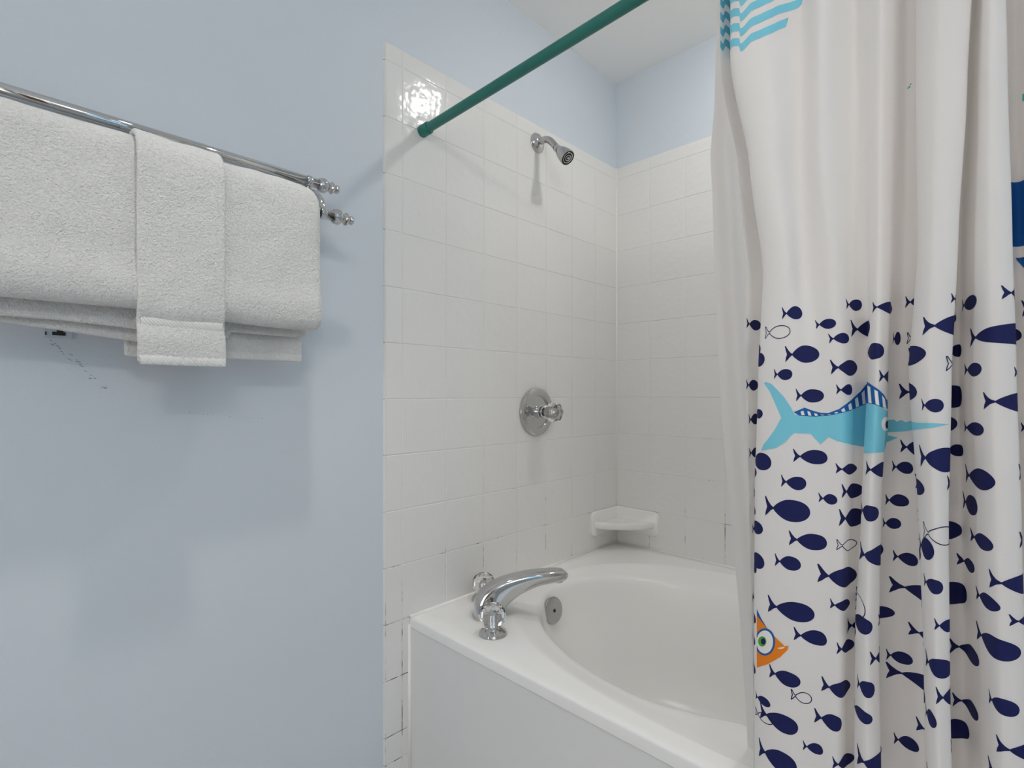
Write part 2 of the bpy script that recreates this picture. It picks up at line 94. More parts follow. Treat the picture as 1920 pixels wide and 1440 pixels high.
def lathe(profile, center, axis, seg=48, flute=None):
    """profile: (radius, height) pairs along axis; flute(k, i) multiplies the radius"""
    u, w, n = frame_from(axis); c = Vector(center); V = []; Fc = []
    for i, (r, h) in enumerate(profile):
        for k in range(seg):
            a = 2*math.pi*k/seg; rr = r*(flute(a, i) if flute else 1)
            V.append(c + n*h + u*(rr*math.cos(a)) + w*(rr*math.sin(a)))
    for i in range(len(profile)-1):
        for k in range(seg):
            k2 = (k+1) % seg
            Fc.append((i*seg+k, i*seg+k2, (i+1)*seg+k2, (i+1)*seg+k))
    if profile[0][0] > 1e-5: Fc.append(tuple(reversed(range(seg))))
    if profile[-1][0] > 1e-5: Fc.append(tuple((len(profile)-1)*seg+k for k in range(seg)))
    return V, Fc
def merge(*vfs):
    V = []; Fc = []
    for v, f in vfs:
        b = len(V); V += [tuple(p) for p in v]; Fc += [tuple(i+b for i in q) for q in f]
    return V, Fc
def tube(path, rad, seg=20, cap=True):
    P = [Vector(p) for p in path]; V = []; Fc = []
    R = rad if isinstance(rad, (list, tuple)) else [rad]*len(P)
    t = (P[1]-P[0]).normalized(); u, w, _ = frame_from(t)
    for i, p in enumerate(P):
        tn = (P[min(i+1, len(P)-1)]-P[max(i-1, 0)]).normalized()
        u = (u - tn*u.dot(tn)).normalized(); w = tn.cross(u)
        for k in range(seg):
            a = 2*math.pi*k/seg; V.append(p+(u*math.cos(a)+w*math.sin(a))*R[i])
    for i in range(len(P)-1):
        for k in range(seg):
            k2 = (k+1) % seg; Fc.append((i*seg+k, i*seg+k2, (i+1)*seg+k2, (i+1)*seg+k))
    if cap:
        Fc.append(tuple(reversed(range(seg)))); Fc.append(tuple((len(P)-1)*seg+k for k in range(seg)))
    return V, Fc
def spline(pts, n=12):
    P = [np.array(p, float) for p in pts]; out = []
    for i in range(len(P)-1):
        p0 = P[i-1] if i else 2*P[0]-P[1]; p1 = P[i]; p2 = P[i+1]; p3 = P[i+2] if i+2 < len(P) else 2*P[-1]-P[-2]
        for k in range(n):
            t = k/n
            out.append(.5*((2*p1)+(-p0+p2)*t+(2*p0-5*p1+4*p2-p3)*t*t+(-p0+3*p1-3*p2+p3)*t**3))
    out.append(P[-1]); return out

# ------------------------------------------------------------ materials
def mat(name, color, rough=.5, metal=0, spec=.5, trans=0, ior=1.45, coat=0):
    m = bpy.data.materials.new(name); m.use_nodes = True
    b = m.node_tree.nodes['Principled BSDF']
    b.inputs['Base Color'].default_value = (*color, 1); b.inputs['Roughness'].default_value = rough
    b.inputs['Metallic'].default_value = metal; b.inputs['Specular IOR Level'].default_value = spec
    b.inputs['Transmission Weight'].default_value = trans; b.inputs['IOR'].default_value = ior
    b.inputs['Coat Weight'].default_value = coat
    return m
def nodes(m): return m.node_tree, m.node_tree.nodes['Principled BSDF']
def N(nt, t, **kw):
    n = nt.nodes.new(t)
    for k, v in kw.items():
        if k in n.inputs: n.inputs[k].default_value = v
        else: setattr(n, k, v)
    return n
def bump(m, scale, strength, dist, detail=3, prev=None, kind='noise'):
    nt, b = nodes(m)
    tc = N(nt, 'ShaderNodeTexCoord'); nz = N(nt, 'ShaderNodeTexNoise', Scale=scale, Detail=detail)
    bp = N(nt, 'ShaderNodeBump', Strength=strength, Distance=dist)
    nt.links.new(tc.outputs['Object'], nz.inputs['Vector']); nt.links.new(nz.outputs['Fac'], bp.inputs['Height'])
    if prev: nt.links.new(prev.outputs[0], bp.inputs['Normal'])
    nt.links.new(bp.outputs[0], b.inputs['Normal']); return bp
def mottled(m, c1, c2, scale, detail=3):
    nt, b = nodes(m)
    tc = N(nt, 'ShaderNodeTexCoord'); nz = N(nt, 'ShaderNodeTexNoise', Scale=scale, Detail=detail)
    r = N(nt, 'ShaderNodeMapRange', **{'From Min': .35, 'From Max': .65}); mx = N(nt, 'ShaderNodeMix', data_type='RGBA')
    nt.links.new(tc.outputs['Object'], nz.inputs['Vector']); nt.links.new(nz.outputs['Fac'], r.inputs[0])
    nt.links.new(r.outputs[0], mx.inputs[0]); mx.inputs[6].default_value = (*c1, 1); mx.inputs[7].default_value = (*c2, 1)
    nt.links.new(mx.outputs[2], b.inputs['Base Color']); return mx

WALL = (0.63, 0.687, 0.745)
m_wall = mat('blue_wall_paint', WALL, .55, spec=.35)
bump(m_wall, 260, .25, .0012, 4, bump(m_wall, 45, .2, .002, 2))
m_ceil = mat('white_ceiling_paint', (.93, .925, .91), .8, spec=.2); bump(m_ceil, 200, .2, .001)
m_tile = mat('white_glazed_tile', (.78, .775, .76), .13, spec=.38)
bump(m_tile, 38, .5, .0022, 1.5, bump(m_tile, 14, .25, .002, 1))
m_grout = mat('white_grout', (.76, .755, .735), .7, spec=.2)
def grout_stains(m):
    nt, b = nodes(m)
    g = N(nt, 'ShaderNodeNewGeometry'); sx = N(nt, 'ShaderNodeSeparateXYZ'); nt.links.new(g.outputs['Position'], sx.inputs[0])
    n1 = N(nt, 'ShaderNodeTexNoise', Scale=9.0, Detail=5.0, Roughness=.7); nt.links.new(g.outputs['Position'], n1.inputs['Vector'])
    h = N(nt, 'ShaderNodeMapRange', **{'From Min': 1.25, 'From Max': .55, 'To Min': -.22, 'To Max': .10}); nt.links.new(sx.outputs[2], h.inputs[0])
    ad = N(nt, 'ShaderNodeMath', operation='ADD'); nt.links.new(n1.outputs['Fac'], ad.inputs[0]); nt.links.new(h.outputs[0], ad.inputs[1])
    r = N(nt, 'ShaderNodeMapRange', **{'From Min': .60, 'From Max': .70}); nt.links.new(ad.outputs[0], r.inputs[0])
    mx = N(nt, 'ShaderNodeMix', data_type='RGBA'); nt.links.new(r.outputs[0], mx.inputs[0])
    mx.inputs[6].default_value = (.76, .755, .735, 1); mx.inputs[7].default_value = (.10, .095, .09, 1)
    nt.links.new(mx.outputs[2], b.inputs['Base Color'])
grout_stains(m_grout)
m_caulk = mat('white_caulk', (.88, .875, .86), .45)
m_tub = mat('white_acrylic_tub', (.86, .855, .84), .22, spec=.32)
m_apron = mat('white_tub_apron', (.76, .76, .75), .28)
m_seam = mat('dark_seam', (.06, .06, .06), .9)
m_chrome = mat('polished_chrome', (.60, .60, .595), .05, 1)
m_brushed = mat('worn_chrome', (.50, .50, .49), .24, 1); bump(m_brushed, 300, .15, .0004)
m_black = mat('black_rubber', (.02, .02, .02), .5)
m_acryl = mat('clear_acrylic', (.97, .97, .97), .03, trans=1, ior=1.49)
m_rod = mat('green_painted_rod', (.022, .165, .135), .38)
def rust(m):
    nt, b = nodes(m)
    tc = N(nt, 'ShaderNodeTexCoord'); nz = N(nt, 'ShaderNodeTexNoise', Scale=70.0, Detail=3.0, Roughness=.6)
    nt.links.new(tc.outputs['Object'], nz.inputs['Vector'])
    r = N(nt, 'ShaderNodeMapRange', **{'From Min': .69, 'From Max': .74}); nt.links.new(nz.outputs['Fac'], r.inputs[0])
    mx = N(nt, 'ShaderNodeMix', data_type='RGBA'); nt.links.new(r.outputs[0], mx.inputs[0])
    mx.inputs[6].default_value = (.022, .165, .135, 1); mx.inputs[7].default_value = (.06, .05, .03, 1)
    nt.links.new(mx.outputs[2], b.inputs['Base Color'])
rust(m_rod)
m_terry = mat('white_terry', (.76, .76, .745), .95, spec=.1)
b_ = nodes(m_terry)[1]; b_.inputs['Sheen Weight'].default_value = .35; b_.inputs['Sheen Roughness'].default_value = .6
bump(m_terry, 380, .9, .0028, 5, bump(m_terry, 180, .8, .0036, 5)); mottled(m_terry, (.66, .66, .645), (.735, .735, .72), 230, 5)
m_band = mat('white_woven_band', (.76, .76, .745), .85, spec=.15)
def weave(m):
    nt, b = nodes(m)
    tc = N(nt, 'ShaderNodeTexCoord'); mp = N(nt, 'ShaderNodeMapping'); mp.inputs['Scale'].default_value = (1, 1, 1)
    wv = N(nt, 'ShaderNodeTexWave', Scale=110.0, Distortion=1.0, bands_direction='DIAGONAL')
    bp = N(nt, 'ShaderNodeBump', Strength=.6, Distance=.0012)
    nt.links.new(tc.outputs['Object'], wv.inputs['Vector']); nt.links.new(wv.outputs['Fac'], bp.inputs['Height']); nt.links.new(bp.outputs[0], b.inputs['Normal'])
weave(m_band)
m_floor = mat('grey_floor_tile', (.45, .44, .42), .4)
mottled(m_floor, (.60, .59, .57), (.66, .65, .63), 6)
m_white = mat('white_trim', (.78, .78, .76), .4)
m_wood = mat('brown_wood', (.16, .09, .05), .4)
mottled(m_wood, (.13, .07, .035), (.22, .12, .065), 9)

def fabric(name, color, transl):
    m = bpy.data.materials.new(name); m.use_nodes = True; nt = m.node_tree; nt.nodes.clear()
    o = N(nt, 'ShaderNodeOutputMaterial'); p = N(nt, 'ShaderNodeBsdfPrincipled'); t = N(nt, 'ShaderNodeBsdfTranslucent'); mx = N(nt, 'ShaderNodeMixShader')
    p.inputs['Base Color'].default_value = (*color, 1); p.inputs['Roughness'].default_value = .6; p.inputs['Specular IOR Level'].default_value = .25
    t.inputs[0].default_value = (*color, 1); mx.inputs[0].default_value = transl
    tc = N(nt, 'ShaderNodeTexCoord'); nz = N(nt, 'ShaderNodeTexNoise', Scale=16.0, Detail=4.0); bp = N(nt, 'ShaderNodeBump', Strength=.18, Distance=.006)
    nt.links.new(tc.outputs['Object'], nz.inputs['Vector']); nt.links.new(nz.outputs['Fac'], bp.inputs['Height'])
    nt.links.new(bp.outputs[0], p.inputs['Normal'])
    nt.links.new(p.outputs[0], mx.inputs[1]); nt.links.new(t.outputs[0], mx.inputs[2]); nt.links.new(mx.outputs[0], o.inputs[0])
    return m
m_cloth = fabric('white_curtain_cloth', (.93, .91, .895), .28)
m_liner = fabric('plain_liner_cloth', (.76, .745, .735), .30)
m_navy = mat('navy_print', (.012, .016, .085), .7, spec=.2)
m_sky = mat('light_blue_print', (.20, .58, .72), .7, spec=.2)
m_blue = mat('blue_print', (.015, .11, .36), .7, spec=.2)
m_orange = mat('orange_print', (.80, .22, .015), .7, spec=.2)
m_green = mat('green_print', (.10, .36, .05), .7, spec=.2)
m_pwhite = mat('white_print', (.82, .82, .80), .7, spec=.2)
m_teal = mat('teal_print', (.10, .45, .42), .7, spec=.2)

# ------------------------------------------------------------ the room
T = .1524
X1, Y1 = 2.9, -3.2
PX = 1.53
def struct(o): o['kind'] = 'structure'; return o
WT = -.007
v, f = box_vf(WT-.12, WT, Y1-.12, .007+.12, 0, CEIL); wall_left = struct(mesh_obj('wall_left', v, f, m_wall, smooth=False))
v, f = box_vf(WT, X1, .007, .127, 0, CEIL); wall_back = struct(mesh_obj('wall_back', v, f, m_wall, smooth=False))
rx0, rx1, rz0, rz1 = .35, 1.55, .75, 2.10
v, f = merge(box_vf(WT, rx0, Y1-.12, Y1, 0, CEIL), box_vf(rx1, X1, Y1-.12, Y1, 0, CEIL), box_vf(rx0, rx1, Y1-.12, Y1, 0, rz0), box_vf(rx0, rx1, Y1-.12, Y1, rz1, CEIL))
struct(mesh_obj('wall_rear', v, f, m_wall, smooth=False))
# right wall with the window opening
wy0, wy1, wz0, wz1 = -2.35, -1.25, 1.0, 2.05
parts = [box_vf(X1, X1+.12, Y1-.12, wy0, 0, CEIL), box_vf(X1, X1+.12, wy1, .127, 0, CEIL),
         box_vf(X1, X1+.12, wy0, wy1, 0, wz0), box_vf(X1, X1+.12, wy0, wy1, wz1, CEIL)]
v, f = merge(*parts); struct(mesh_obj('wall_right', v, f, m_wall, smooth=False))
v, f = box_vf(PX+.008, PX+.12, -1.124, .007, 0, CEIL); struct(mesh_obj('wall_alcove', v, f, m_wall, smooth=False))
v, f = box_vf(WT-.12, X1+.12, Y1-.12, .127, CEIL, CEIL+.1); struct(mesh_obj('ceiling', v, f, m_ceil, smooth=False))
v, f = box_vf(WT-.12, X1+.12, Y1-.12, .127, -.1, 0); struct(mesh_obj('floor', v, f, m_floor, smooth=False))
win = struct(empty('window_1', (X1+.05, (wy0+wy1)/2, wz0)))
m_glow = ceiling_lamp_emit('daylight_and_fill_glass', (.33, .65, 1.0), WINDOW_GLOW)
v, f = box_vf(X1+.07, X1+.08, wy0, wy1, wz0, wz1); mesh_obj('pane', v, f, m_glow, win, False)
fr = [box_vf(X1-.01, X1+.10, wy0, wy0+.04, wz0, wz1), box_vf(X1-.01, X1+.10, wy1-.04, wy1, wz0, wz1),
      box_vf(X1-.01, X1+.10, wy0, wy1, wz0, wz0+.04), box_vf(X1-.01, X1+.10, wy0, wy1, wz1-.04, wz1),
      box_vf(X1+.03, X1+.09, (wy0+wy1)/2-.015, (wy0+wy1)/2+.015, wz0, wz1)]
v, f = merge(*fr); mesh_obj('window_frame', v, f, m_white, win, False)
fill_win = struct(empty('fill_window', ((rx0+rx1)/2, Y1-.05, rz0)))  # unseen rear window, added as a broad soft fill light
v, f = box_vf(rx0, rx1, Y1-.08, Y1-.07, rz0, rz1); mesh_obj('pane', v, f, ceiling_lamp_emit('daylight_and_fill_glass', (1.0, .925, .86), REAR_FILL), fill_win, False)
v, f = merge(box_vf(rx0, rx0+.04, Y1-.10, Y1+.01, rz0, rz1), box_vf(rx1-.04, rx1, Y1-.10, Y1+.01, rz0, rz1), box_vf(rx0, rx1, Y1-.10, Y1+.01, rz0, rz0+.04),
             box_vf(rx0, rx1, Y1-.10, Y1+.01, rz1-.04, rz1), box_vf((rx0+rx1)/2-.015, (rx0+rx1)/2+.015, Y1-.09, Y1-.03, rz0, rz1))
mesh_obj('window_frame', v, f, m_white, fill_win, False)
door = struct(empty('door_1', (2.2, Y1+.03, 0)))
v, f = box_vf(1.75, 2.55, Y1, Y1+.04, .01, 2.03); mesh_obj('door_panel', v, f, m_wood, door, False)
v, f = merge(box_vf(1.67, 1.75, Y1, Y1+.05, 0, 2.11), box_vf(2.55, 2.63, Y1, Y1+.05, 0, 2.11), box_vf(1.75, 2.55, Y1, Y1+.05, 2.03, 2.11))
mesh_obj('door_frame', v, f, m_white, door, False)

# ------------------------------------------------------------ tile surrounds
G = .0011      # half grout width
def tiles(name, parent, u_lines, z_lines, to_world, soft_u=None, soft_top=True):
    """pillowed tiles between grid lines; u runs along the wall, d is the height above the grout"""
    V = []; Fc = []; MI = []
    def quad(p, mi):
        b = len(V); V.extend(p); Fc.append((b, b+1, b+2, b+3)); MI.append(mi)
    for i in range(len(u_lines)-1):
        for j in range(len(z_lines)-1):
            u0, u1, z0, z1 = u_lines[i]+G, u_lines[i+1]-G, z_lines[j]+G, z_lines[j+1]-G
            if i == 0 and soft_u: u0 = u_lines[0]
            if j == len(z_lines)-2 and soft_top: z1 = z_lines[-1]
            bw = .0016
            bu = .007 if (i == 0 and soft_u) else bw
            bt = .007 if (j == len(z_lines)-2 and soft_top) else bw
            us = [(u0, -.0075 if bu > .005 else -.0016), (u0+bu*.3, -.0030 if bu > .005 else -.0005), (u0+bu, 0), (u1-bw, 0), (u1-bw*.3, -.0005), (u1, -.0016)]
            zs_ = [(z0, -.0016), (z0+bw*.3, -.0005), (z0+bw, 0), (z1-bt, 0), (z1-bt*.3, -.0030 if bt > .005 else -.0005), (z1, -.0075 if bt > .005 else -.0016)]
            b = len(V)
            for (uu, du) in us:
                for (zz, dz) in zs_: V.append(to_world(uu, zz, min(du, dz)))
            for a in range(5):
                for c in range(5):
                    Fc.append((b+a*6+c, b+(a+1)*6+c, b+(a+1)*6+c+1, b+a*6+c+1)); MI.append(0)
    u0, u1, z0, z1 = u_lines[0]+(.004 if soft_u else 0), u_lines[-1], z_lines[0], z_lines[-1]-(.004 if soft_top else 0)
    n = 60
    b = len(V)
    quad([to_world(u0, z0, -.0012), to_world(u1, z0, -.0012), to_world(u1, z1, -.0012), to_world(u0, z1, -.0012)], 1)
    quad([to_world(u0, z0, -.0072), to_world(u0, z0, -.0012), to_world(u0, z1, -.0012), to_world(u0, z1, -.0072)], 1)
    quad([to_world(u0, z1, -.0072), to_world(u0, z1, -.0012), to_world(u1, z1, -.0012), to_world(u1, z1, -.0072)], 1)
    o = mesh_obj(name, V, Fc, None, parent, True, mats=[m_tile, m_grout], midx=MI)
    fix_normals(o)
    w = o.modifiers.new('flat_faces', 'WEIGHTED_NORMAL'); w.mode = 'FACE_AREA'; w.weight = 90
    return o
zl = [0.0] + [1.11+k*T for k in range(-7, 7)] + [2.0765]
zl = sorted(set(round(z, 4) for z in zl if z >= 0)) 
zl.insert(2, .122) if all(abs(z-.122) > .01 for z in zl) else None
zl = sorted(zl)
ul = [-1.1237] + [-k*T for k in range(7, -1, -1)]
tiles('tile_surround', wall_left, ul, zl, lambda u, z, d: (d, u, z), soft_u=True)
ub = [0] + [k*T for k in range(1, 11)] + [PX]
tiles('tile_surround', wall_back, [u for u in ub if u < PX-.001]+[PX], zl, lambda u, z, d: (u, -d, z), soft_u=False)
wa = bpy.data.objects['wall_alcove']
tiles('tile_surround', wa, ul, zl, lambda u, z, d: (PX-d, u, z), soft_u=True)

v, f = tube([(.0008, -.0008, .50), (.0008, -.0008, 2.075)], .0022, 8); mesh_obj('caulk_bead', v, f, m_caulk, wall_back)
# ------------------------------------------------------------ bathtub
ZR = .5014
def superellipse(t, a, b, n):
    c, s = math.cos(t), math.sin(t)
    return (a*math.copysign(abs(c)**(2/n), c), b*math.copysign(abs(s)**(2/n), s))
TC = (.775, -.5215)
NT = 192
TX0, TX1, TY0, TY1 = .0015, PX-.0015, -1.0425, -.0015
def rect_pt(t, inset=0, rnd=0):
    c, s = math.cos(t), math.sin(t)
    x0, x1, y0, y1 = TX0+inset-TC[0], TX1-inset-TC[0], TY0+inset-TC[1], TY1-inset-TC[1]
    k = min([(x1/c) if c > 1e-9 else (x0/c) if c < -1e-9 else 1e9, (y1/s) if s > 1e-9 else (y0/s) if s < -1e-9 else 1e9])
    return TC[0]+k*c, TC[1]+k*s
def corner_angles():
    A = [2*math.pi*k/NT for k in range(NT)]
    for cx, cy in ((TX0, TY0), (TX1, TY0), (TX1, TY1), (TX0, TY1)):
        a = math.atan2(cy-TC[1], cx-TC[0]) % (2*math.pi)
        i = min(range(NT), key=lambda q: abs(A[q]-a)); A[i] = a
    return A
ANG = corner_angles()
def se_polar(t, a, b, n):
    c, s = abs(math.cos(t)), abs(math.sin(t))
    r = 1/((c/a)**n+(s/b)**n)**(1/n)
    return r*math.cos(t), r*math.sin(t)
def tub_ring(kind, t):
    if kind[0] == 'rect':
        x, y = rect_pt(t, kind[1]); return (x, y, kind[2])
    _, a, b, n, z = kind[:5]
    x, y = se_polar(t, a, b, n)
    if len(kind) > 5:
        sgn = -1 if y < 0 else 1
        k = kind[5]*math.exp(-((x-.12)/.17)**2) if sgn < 0 else kind[5]*.35*math.exp(-((x-.0)/.22)**2)
        y -= sgn*k*min(1, abs(y)/(b*.6))
        z = z+kind[6]*max(0, -math.cos(t))**8
    return (TC[0]+x, TC[1]+y, z)
ctrl = [('se', .700, .472, 2.35, ZR), ('se', .693, .458, 2.35, ZR-.0035), ('se', .674, .415, 2.35, ZR-.019, .03, .010), ('se', .660, .385, 2.35, ZR-.030, .075, .018),
        ('se', .651, .368, 2.35, ZR-.043, .085, .026), ('se', .642, .352, 2.35, ZR-.075, .08, .035), ('se', .622, .335, 2.35, ZR-.14, .06, 0), ('se', .590, .310, 2.35, ZR-.23, .03, 0),
        ('se', .550, .280, 2.35, ZR-.32), ('se', .505, .245, 2.3, ZR-.375), ('se', .44, .20, 2.3, ZR-.402), ('se', .30, .13, 2.2, ZR-.410), ('se', .12, .05, 2, ZR-.413)]
rows = []
for t in ANG:
    pts = [tub_ring(k, t) for k in ctrl]
    pts = spline(pts, 4)
    x, y = rect_pt(t)
    ox = tub_ring(('se', .700, .472, 2.35, ZR), t)
    head = [(*rect_pt(t, .012), ZR-.030), (*rect_pt(t, 0), ZR-.028), (*rect_pt(t, 0), ZR-.006), (*rect_pt(t, .0018), ZR-.0018), (*rect_pt(t, .006), ZR)]
    mid = [tuple(np.array((*rect_pt(t, .006), ZR))*(1-k)+np.array(ox)*k) for k in (.33, .66, .94)]
    rows.append([tuple(p) for p in head+mid]+[tuple(p) for p in pts])
NR = len(rows[0]); V = [p for r_ in rows for p in r_]; Fc = []
for i in range(NT):
    for j in range(NR-1):
        a = i*NR+j; b = ((i+1) % NT)*NR+j
        Fc.append((a, b, b+1, a+1))
Fc.append(tuple(i*NR+NR-1 for i in range(NT)))
tub = empty('bathtub', (.75, -.52, 0))
tag(tub, 'white oval bathtub with front apron, built into the tiled alcove', 'bathtub')
bas = mesh_obj('basin', V, Fc, m_tub, tub); fix_normals(bas); sharp(bas, 50)
v, f = merge(box_vf(.003, PX-.003, -1.0405, -1.026, 0, ZR-.0302)); mesh_obj('apron', v, f, m_apron, tub, False)['label'] = 'flat white front panel'
v, f = box_vf(.02, PX-.004, -1.0360, -1.024, ZR-.0330, ZR-.0275); mesh_obj('seam', v, f, m_seam, tub, False)['label'] = 'dark gap under the rim'
# caulk beads
v, f = merge(tube([(.0022, -1.0425, ZR+.0012), (.0022, -.002, ZR+.0012)], .0045, 10),
             tube([(.002, -.0022, ZR+.0012), (PX-.002, -.0022, ZR+.0012)], .0045, 10),
             tube([(.001, -1.0435, ZR-.02), (.001, -1.0435, .0)], .005, 10))
mesh_obj('caulk_bead', v, f, m_caulk, tub)
# overflow plate
from mathutils.bvhtree import BVHTree
_off = tub.location
_bv = BVHTree.FromPolygons([tuple(v_.co+_off) for v_ in bas.data.vertices], [tuple(p_.vertices) for p_ in bas.data.polygons])
_h = _bv.ray_cast(Vector((.45, -.612, .436)), Vector((-1, 0, 0)))
on = _h[1] if _h[1].x > 0 else -_h[1]
on = Vector((1, -.02, .16)).normalized()
oc = _h[0]+on*.012
v, f = lathe([(0, -.02), (.036, -.02), (.036, .0), (.0405, .0), (.0415, .002), (.0415, .006), (.040, .0085), (.036, .0095), (.006, .0105), (.0045, .0085), (0, .0085)], oc-on*.004, on, 48)
ovp = mesh_obj('overflow_plate', v, f, m_brushed, tub); sharp(fix_normals(ovp), 40); ovp['label'] = 'round chrome overflow cover'
v, f = lathe([(0, .0065), (.0042, .0065), (.0042, .0085), (.0, .0088)], oc, on, 16); scw = mesh_obj('screw', v, f, m_black, ovp); scw.location = -Vector(tub.location)
# drain
v, f = lathe([(0, 0), (.03, 0), (.033, .002), (.03, .004), (.0, .004)], (.42, -.52, ZR-.4115), (0, 0, 1), 32)
mesh_obj('drain', v, f, m_chrome, tub)

# ------------------------------------------------------------ roman tub faucet
FB = Vector((.148, -.882, ZR)); FD = Vector((.6, .8, 0)); FP = Vector((.8, -.6, 0))
def acrylic_handle(center, axis, name, label, size=1.0, parent=None):
    c = Vector(center); n = Vector(axis).normalized()
    root = parent or tag(empty(name, c), label, 'tap handle', 'tap handles on the tub rim')
    s = size
    v, f = lathe([(.0, 0), (.036*s, 0), (.037*s, .002*s), (.034*s, .007*s), (.026*s, .011*s), (.018*s, .0125*s), (.0165*s, .015*s), (.0135*s, .016*s), (0, .016*s)], c, n, 48)
    e = mesh_obj('escutcheon', v, f, m_chrome, root); sharp(fix_normals(e), 30); e['label'] = 'chrome base ring'
    v, f = lathe([(0, .0175*s), (.0085*s, .0175*s), (.0085*s, .026*s), (.0075*s, .030*s), (.0075*s, .050*s), (.005*s, .053*s), (0, .053*s)], c, n, 16,
                 lambda a, i: 1+.12*math.cos(8*a))
    mesh_obj('stem', v, f, m_chrome, root)
    def fl(a, i):
        return 1-(.06*abs(math.sin(4*a)) if 1 <= i <= 8 else .0)
    prof = [(0, .0165), (.0175, .0165), (.0245, .021), (.0305, .031), (.0335, .042), (.0335, .052), (.0310, .063), (.0265, .071), (.0190, .0755), (0, .0765)]
    v, f = lathe([(r_*s, h_*s) for r_, h_ in prof], c, n, 64, fl)
    k = mesh_obj('knob', v, f, m_acryl, root); fix_normals(k); sharp(k, 14); k['label'] = 'clear faceted acrylic knob'
    return root
acrylic_handle(FB+FP*.117, (0, 0, 1), 'faucet_handle', 'clear acrylic tap handle with chrome base in front of the tub spout')
acrylic_handle(FB-FP*.117, (0, 0, 1), 'faucet_handle', 'clear acrylic tap handle behind the tub spout, beside the tiled wall')
secs = [((-.040, 0), (.041, -.002), .042), ((-.0410, .018), (.043, .012), .041), ((-.035, .047), (.050, .025), .038), ((-.014, .075), (.064, .038), .034), ((.024, .097), (.087, .054), .0315),
        ((.066, .109), (.115, .067), .030), ((.115, .117), (.146, .078), .0285), ((.160, .1195), (.178, .083), .027), ((.196, .1195), (.204, .086), .025), ((.216, .117), (.220, .089), .022), ((.229, .108), (.229, .096), .014)]
A_ = spline([(s[0][0], s[0][1], s[1][0], s[1][1], s[2]) for s in secs], 6)
V = []; Fc = []; SG = 48
for a in A_:
    p0 = FB+FD*a[0]+Vector((0, 0, a[1])); p1 = FB+FD*a[2]+Vector((0, 0, a[3])); c = (p0+p1)/2; h = (p0-p1)/2
    for k in range(SG):
        t = 2*math.pi*k/SG; cs, sn = math.cos(t), math.sin(t); n_ = 3.6
        V.append(c+FP*(a[4]*math.copysign(abs(cs)**(2/n_), cs)*(1-.10*(sn < 0)*abs(sn)))+h*math.copysign(abs(sn)**(2/n_), sn))
for i in range(len(A_)-1):
    for k in range(SG):
        k2 = (k+1) % SG; Fc.append((i*SG+k, i*SG+k2, (i+1)*SG+k2, (i+1)*SG+k))
Fc.append(tuple(range(SG))); Fc.append(tuple((len(A_)-1)*SG+k for k in range(SG)))
sp = tag(empty('tub_spout', FB), 'curved chrome tub spout arching over the basin between two acrylic handles', 'faucet')
o = mesh_obj('spout_body', V, Fc, m_chrome, sp); sharp(fix_normals(o), 50)
v, f = lathe([(0, 0), (.044, 0), (.045, .002), (.043, .006), (.038, .008), (0, .008)], FB, (0, 0, 1), 48)
mesh_obj('base_ring', v, f, m_chrome, sp)
tip = FB+FD*.205+Vector((0, 0, .082))
v, f = lathe([(0, 0), (.012, 0), (.0125, .003), (.012, .009), (0, .009)], tip, (0, 0, 1), 32); mesh_obj('aerator', v, f, m_chrome, sp)

# ------------------------------------------------------------ shower valve
VC = Vector((0, -.5116, 1.0612))
vl = tag(empty('shower_valve', VC), 'round chrome shower mixer valve with clear acrylic knob on tiled wall', 'shower valve')
v, f = lathe([(.074, .0), (.083, .0), (.0845, .003), (.083, .008), (.078, .0115), (.070, .013), (.062, .0130), (.0585, .0115), (.0570, .0060), (.050, .0065), (.034, .0085), (.024, .012), (.0, .013)], VC, (1, 0, 0), 72)
o = mesh_obj('escutcheon', v, f, m_chrome, vl); sharp(fix_normals(o), 28)
v, f = lathe([(0, .010), (.023, .010), (.0235, .013), (.0235, .028), (.021, .030), (.0205, .038), (.017, .041), (.0, .041)], VC, (1, 0, 0), 40)
o = mesh_obj('stem', v, f, m_chrome, vl); sharp(fix_normals(o), 30)
def flv(a, i): return 1-(.09*abs(math.sin(3*a)) if i >= 3 else .02)
prof = [(0, .041), (.018, .041), (.0205, .046), (.024, .053), (.030, .063), (.0355, .074), (.0370, .084), (.0355, .092), (.0300, .0985), (.0225, .1005), (0, .1005)]
v, f = lathe(prof, VC, (1, 0, 0), 60, flv)
k = mesh_obj('knob', v, f, m_acryl, vl); sharp(fix_normals(k), 14); k['label'] = 'clear faceted acrylic knob'
v, f = lathe([(0, .0425), (.008, .0425), (.010, .060), (.014, .074), (.014, .084), (0, .088)], VC, (1, 0, 0), 24); mesh_obj('knob_core', v, f, m_brushed, vl)

